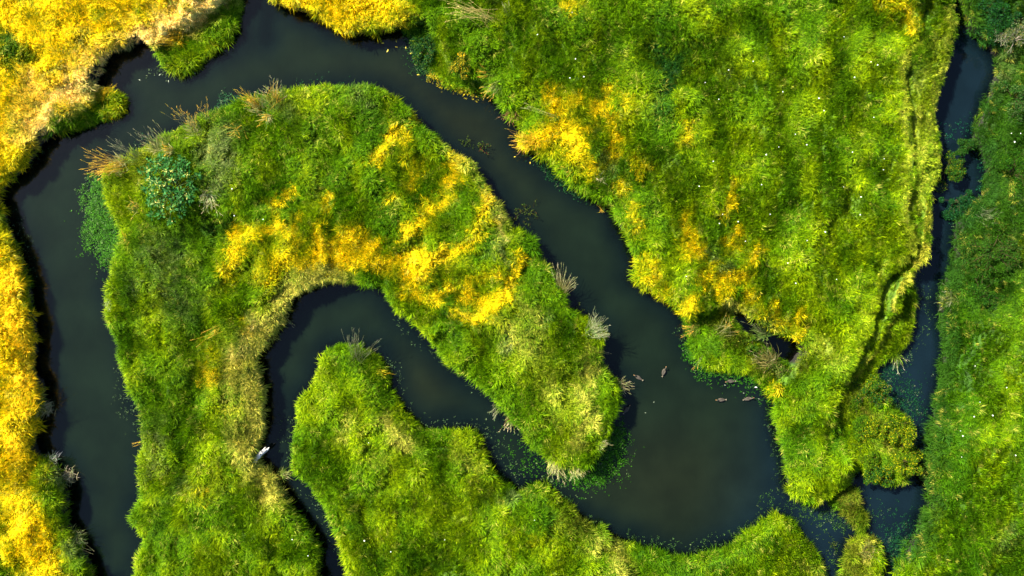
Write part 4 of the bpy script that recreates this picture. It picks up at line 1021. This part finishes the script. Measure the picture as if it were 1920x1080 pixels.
# water plants standing in the stream
def water_twigs(label, px, py, r, n, col, h=.5):
    rng = np.random.default_rng(px)
    x, y = W(px, py, .1)
    t = thing('water_plant', label, 'water plant', (x, y, -.05), 'thin plants standing in the stream')
    tw = MB(); lf = MB()
    for i in range(n):
        a = rng.uniform(0, 6.28); q = r / PPM * math.sqrt(rng.uniform()); b0 = np.array([q * math.cos(a), q * math.sin(a), 0])
        d = np.array([rng.normal(0, .18), rng.normal(0, .25), h * rng.uniform(.5, 1)])
        m_ = b0 + d * .5 + rng.normal(0, .05, 3)
        tw.tube([b0, m_, b0 + d], [.010, .008, .005], jcol(col, rng, .4), 3)
        for j in range(5):
            f = rng.uniform(.3, 1); lf.leaf(b0 + d * f + rng.normal(0, .04, 3), .045, .016, rng.uniform(0, 6.28), .2, jcol((.05, .08, .01), rng, .5), rng)
    tw.build('stems', M_PLANT, t); lf.build('leaves', M_PLANT, t)
water_twigs('reddish upright water plant off the upper right shore of the island', 903, 276, 10, 14, (.16, .05, .02), .7)
water_twigs('sparse green water plant beside the reddish one', 878, 268, 14, 12, (.06, .08, .02), .5)
water_twigs('brown tangle of stems in the channel beside the island', 985, 405, 22, 34, (.09, .045, .015), .5)
water_twigs('tiny leafy sprig in the channel above the fan tussock', 1085, 578, 8, 8, (.06, .09, .03), .4)
water_twigs('dark small plant alone in the lower right pool', 1562, 1024, 6, 10, (.03, .05, .02), .3)

# floating log
gw = solid_material('weathered_wood', (.52, .50, .47), .8, .35, 9, .6)
gd = solid_material('dark_rot', (.05, .04, .035), .9, .3, 20, .3)
lx0, ly0 = W(474, 866, .9); lx1, ly1 = W(499, 843, .55)
lg = thing('driftwood_log', 'short grey weathered log with a forked end on the bank of the inner channel', 'log', (lx0, ly0, .72))
dx, dy = lx1 - lx0, ly1 - ly0
rng = np.random.default_rng(3)
wood = MB(); pts = []; rad = []
for k in range(9):
    t = k / 8
    pts.append((dx * t + rng.normal(0, .012), dy * t + rng.normal(0, .012) + .06 * math.sin(t * 3), -.10 * t + .06 * math.sin(t * 3))); rad.append(.17 - .035 * t + rng.normal(0, .008))
wood.tube(pts, rad, (1, 1, 1), 12)
e_ = np.array(pts[-1]); u_ = np.array([dx, dy, 0]); u_ /= np.linalg.norm(u_); n_ = np.array([-u_[1], u_[0], 0])
wood.tube([e_ - u_ * .1 + n_ * .07, e_ + u_ * .06 + n_ * .10, e_ + u_ * .12 + n_ * .09], [.07, .06, .02], (1, 1, 1), 8)
wood.tube([e_ - u_ * .1 - n_ * .07, e_ + u_ * .14 - n_ * .07, e_ + u_ * .26 - n_ * .05], [.08, .065, .02], (1, 1, 1), 8)
wo = wood.build('trunk', gw, lg, True)
for k, (t, o_) in enumerate(((.35, .02), (.6, -.03), (.78, .03))):
    c = np.array([dx * t, dy * t + .06 * math.sin(t * 3), -.10 * t + .06 * math.sin(t * 3) + .13])
    kn = MB(); kn.tube([c - u_ * .07 + n_ * o_, c + n_ * o_ + np.array([0, 0, .012]), c + u_ * .07 + n_ * o_], [.004, .022, .004], (1, 1, 1), 6)
    kn.build('knot', gd, lg, True)

# ------------------------------------------------------------------ ducks
M_BODY = solid_material('brown_duck_feathers', (.050, .040, .026), .8, .75, 26, .4)
M_WING = solid_material('dark_duck_wing_feathers', (.036, .030, .024), .75, .6, 34, .4)
M_BILL = solid_material('duck_bill', (.30, .15, .05), .45, .2, 20)
M_EYE = solid_material('duck_eye', (.005, .005, .005), .15, 0, 5)
M_TAIL = solid_material('pale_duck_tail_feathers', (.14, .12, .08), .8, .4, 30)
def ring_loft(rings, n=16):
    """rings: (x, z, half width, half height up, half height down)"""
    V = []; F = []; T = []
    for (x, z, w, hu, hd) in rings:
        for k in range(n):
            a = 2 * math.pi * k / n; s_ = math.sin(a)
            V.append((x, math.cos(a) * w, z + (hu if s_ > 0 else hd) * s_))
    m_ = len(rings)
    for i in range(m_ - 1):
        for k in range(n):
            a = i * n + k; b = i * n + (k + 1) % n
            F += [a, a + n, b + n, b]; T.append(4)
    F += list(range(n)); T.append(n)
    F += list(range((m_ - 1) * n, m_ * n))[::-1]; T.append(n)
    return V, F, T
def pm(name, V, F, T, m_, parent, sub=0):
    me_ = mesh_np(name, V, F, T, m_, {}, True)
    o = link(name, me_, parent)
    if sub:
        md = o.modifiers.new('smooth', 'SUBSURF'); md.levels = sub; md.render_levels = sub
    return o
def make_duck(label, x, y, rz, headturn=0.0):
    t = thing('duck', label, 'duck', (x, y, 0), 'brown ducks swimming on the river', rz)
    # body, neck and head as one surface, along +X
    rings = [(-.29, .075, .006, .006, .004), (-.25, .07, .035, .020, .018), (-.19, .06, .068, .040, .05), (-.10, .05, .102, .065, .09), (0, .045, .118, .075, .105),
             (.09, .045, .110, .072, .10), (.155, .055, .080, .070, .085), (.185, .10, .052, .055, .08), (.20, .155, .036, .04, .045), (.222, .195, .038, .036, .032),
             (.255, .208, .041, .038, .032), (.285, .205, .034, .030, .026), (.305, .198, .018, .016, .014)]
    V, F, T = ring_loft(rings)
    if headturn:
        V = [(a, b, c) if a < .17 else (.17 + (a - .17) * math.cos(headturn) - b * math.sin(headturn), (a - .17) * math.sin(headturn) + b * math.cos(headturn), c) for a, b, c in V]
    pm('body', V, F, T, M_BODY, t, 1)
    def rot(p):
        a, b, c = p
        return (.17 + (a - .17) * math.cos(headturn) - b * math.sin(headturn), (a - .17) * math.sin(headturn) + b * math.cos(headturn), c)
    V, F, T = ring_loft([(.295, .195, .016, .012, .010), (.325, .188, .017, .008, .006), (.350, .185, .019, .005, .004), (.362, .184, .012, .003, .003)], 10)
    pm('bill', [rot(p) for p in V], F, T, M_BILL, t)
    for s_ in (-1, 1):
        V, F, T = ring_loft([(.10, .085, .012, .02, .02), (.05, .10, .036, .03, .05), (-.04, .102, .046, .032, .055), (-.13, .095, .034, .024, .04), (-.21, .085, .016, .012, .014), (-.255, .082, .004, .004, .004)], 10)
        V = [(a, b + s_ * (.068 - max(0, -a - .02) * .18), c) for a, b, c in V]
        pm('wing', V, F, T, M_WING, t, 1)
        V, F, T = ring_loft([(.262, .212, .002, .002, .002), (.268, .212, .006, .006, .006), (.274, .212, .002, .002, .002)], 8)
        pm('eye', [rot((a, b + s_ * .036, c)) for a, b, c in V], F, T, M_EYE, t)
    V = []; F = []; T = []
    for k in range(5):
        a = (k - 2) * .22; q = len(V)
        for (u, w) in ((0, .012), (.07, .016), (.10, .002)):
            for s_ in (-1, 1):
                V.append((-.26 - u * math.cos(a), u * math.sin(a) + s_ * w, .078 + .003 * abs(k - 2) + u * .1))
        F += [q, q + 1, q + 3, q + 2, q + 2, q + 3, q + 5, q + 4]; T += [4, 4]
    pm('tail', V, F, T, M_TAIL, t)
    return t
DUCKS = [('duck nearest the island point, heading up and left', 1197, 708, 148, .1), ('duck swimming up the channel, right of the upper left one', 1245, 697, 70, 0),
         ('duck closest to the weedy cove, facing left', 1370, 715, 183, .1), ('lone duck lowest in the right group, facing left', 1352, 750, 184, -.2),
         ('duck nearest the meadow bank, facing right', 1403, 748, 12, .1), ('duck at the shore below the island point, facing up', 1175, 768, 52, .1)]
for lab, px, py, deg, ht in DUCKS:
    x, y = W(px, py, .1)
    make_duck(lab, x, y, math.radians(deg), ht)

# ------------------------------------------------------------------ white flower heads and floating leaves
M_PETAL = solid_material('white_petals', (.85, .85, .82), .6, .1, 30)
M_STEM = solid_material('green_stem', (.06, .14, .02), .7, .3, 20)
def flower_mesh(rng, r=.045, h=.5):
    V = []; F = []; T = []; mi = []
    for k in range(9):         # umbel: small florets on rays
        a = k * 2.4; q = r * math.sqrt(k / 9); cx, cy, cz = q * math.cos(a), q * math.sin(a), h + .012 * (1 - k / 9)
        s0 = len(V); V.append((cx, cy, cz + .006))
        for j in range(6):
            b = j * math.pi / 3; V.append((cx + .019 * math.cos(b), cy + .019 * math.sin(b), cz))
        for j in range(6):
            F += [s0, s0 + 1 + j, s0 + 1 + (j + 1) % 6]; T.append(3); mi.append(0)
        s0 = len(V)
        V += [(0, 0, h - .06), (.003, 0, h - .06), (cx, cy, cz)]; F += [s0, s0 + 1, s0 + 2]; T.append(3); mi.append(1)
    for k in range(3):
        a = k * 2.094; s0 = len(V); b = a + 2.094
        V += [(.006 * math.cos(a), .006 * math.sin(a), 0), (.006 * math.cos(b), .006 * math.sin(b), 0), (.004 * math.cos(b), .004 * math.sin(b), h - .05), (.004 * math.cos(a), .004 * math.sin(a), h - .05)]
        F += [s0, s0 + 1, s0 + 2, s0 + 3]; T.append(4); mi.append(1)
    me_ = mesh_np('white_flower', V, F, T, M_PETAL, {})
    me_.materials.append(M_STEM); me_.polygons.foreach_set('material_index', np.array(mi, np.int32))
    return me_
FM = flower_mesh(RNG)
FL = {
 'meadow': [(1280+a/3, b/3) for a, b in ((397,350),(253,391),(132,462),(200,552),(560,522),(774,557),(903,210),(1060,350),(1105,361),(964,435),(795,617),(1076,659),(695,821),(950,858),(545,828),(472,866),(168,905),(92,1054),(438,1044),(627,755),(1128,898),(1127,958),(904,1051))]
   + [(1280+a/3, 360+b/3) for a, b in ((998,30),(484,127),(222,121),(309,160),(211,172),(996,127),(806,219),(695,275),(360,277),(601,398),(868,498),(639,508),(14,478))]
   + [(640+a/3, b/3) for a, b in ((1322,328),(1286,444),(1293,66),(1100,200),(1360,430))],
 'right': [(1280+a/3, b/3) for a, b in ((1905,750),(1844,752),(1873,795))] + [(1829,686)] + [(1280+a/3, 720+b/3) for a, b in ((1668,103),(1634,182),(1747,174),(1559,265),(1576,290),(1572,405),(1873,406),(1825,28))],
 'bottom': [(640+a/3, 720+b/3) for a, b in ((147,330),(576,872),(1095,766),(283,943),(130,880))],
 'island': [(a/3, 720+b/3) for a, b in ((1637,878),(1728,965))] + [(440, 406), (493, 411), (435, 356)],
}
FLAB = {'meadow': 'small white flower head dotting the bright green meadow grass', 'right': 'small white flower head in the dark grass of the right bank',
        'bottom': 'small white flower head in the grass at the bottom centre', 'island': 'small white flower head in the island grass'}
for key, lst in FL.items():
    for px, py in lst:
        x, y = W(px, py, 1.7); z = zat(x, y)
        x, y = W(px, py, z + .5)
        o = link('white_flower', FM, None, label=FLAB[key], category='flower', group='white flowers: ' + key)
        s_ = random.uniform(.45, .9)
        o.location = (x, y, max(z, 0)); o.scale = (s_, s_, 1.0); o.rotation_euler = (random.uniform(-.15, .15), random.uniform(-.15, .15), random.uniform(0, 6))

def leaf_mesh(col, nm):
    m_ = solid_material(nm, col, .5, .25, 20)
    V = [(-.09, 0, .012), (-.04, -.035, .006), (.03, -.038, .008), (.09, 0, .016), (.03, .038, .008), (-.04, .035, .006), (-.14, .01, .01), (0, 0, .016)]
    F = [0, 1, 7, 1, 2, 7, 2, 3, 7, 3, 4, 7, 4, 5, 7, 5, 0, 7, 6, 0, 5]; T = [3] * 7
    return mesh_np('floating_leaf', V, F, T, m_, {})
LY = leaf_mesh((.55, .42, .02), 'yellow_leaf'); LW = leaf_mesh((.80, .80, .76), 'white_leaf'); LP = leaf_mesh((.20, .24, .16), 'pale_leaf')
def fleaf(me_, lab, grp, lst, s0=1.0):
    for px, py in lst:
        x, y = W(px, py, 0)
        o = link('floating_leaf', me_, None, label=lab, category='leaf', group=grp)
        o.location = (x, y, .004); s_ = s0 * random.uniform(.8, 1.2); o.scale = (s_, s_, s_); o.rotation_euler = (0, 0, random.uniform(0, 6.28))
fleaf(LY, 'small yellow leaf floating below the golden bank at the top', 'yellow floating leaves', [(718, 81), (727, 95), (743, 78), (743, 88), (771, 100), (784, 140), (761, 90)])
fleaf(LY, 'small yellow leaf floating under the golden tussock', 'yellow floating leaves by the tussock', [(965, 294), (994, 305)], .8)
fleaf(LW, 'bright white leaf floating beside the ducks', 'white floating leaves', [(1417, 726), (1430, 723)], .8)
fleaf(LP, 'pale scrap of leaf drifting among the ducks', 'pale floating leaves', [(1359, 722), (1394, 737), (1226, 754), (1210, 774), (1423, 748)], .5)
fleaf(LP, 'pale scrap of leaf drifting on the upper left reach', 'pale leaves on the upper reach', [(366, 138), (316, 152), (262, 150), (300, 140)], .6)
print('done')
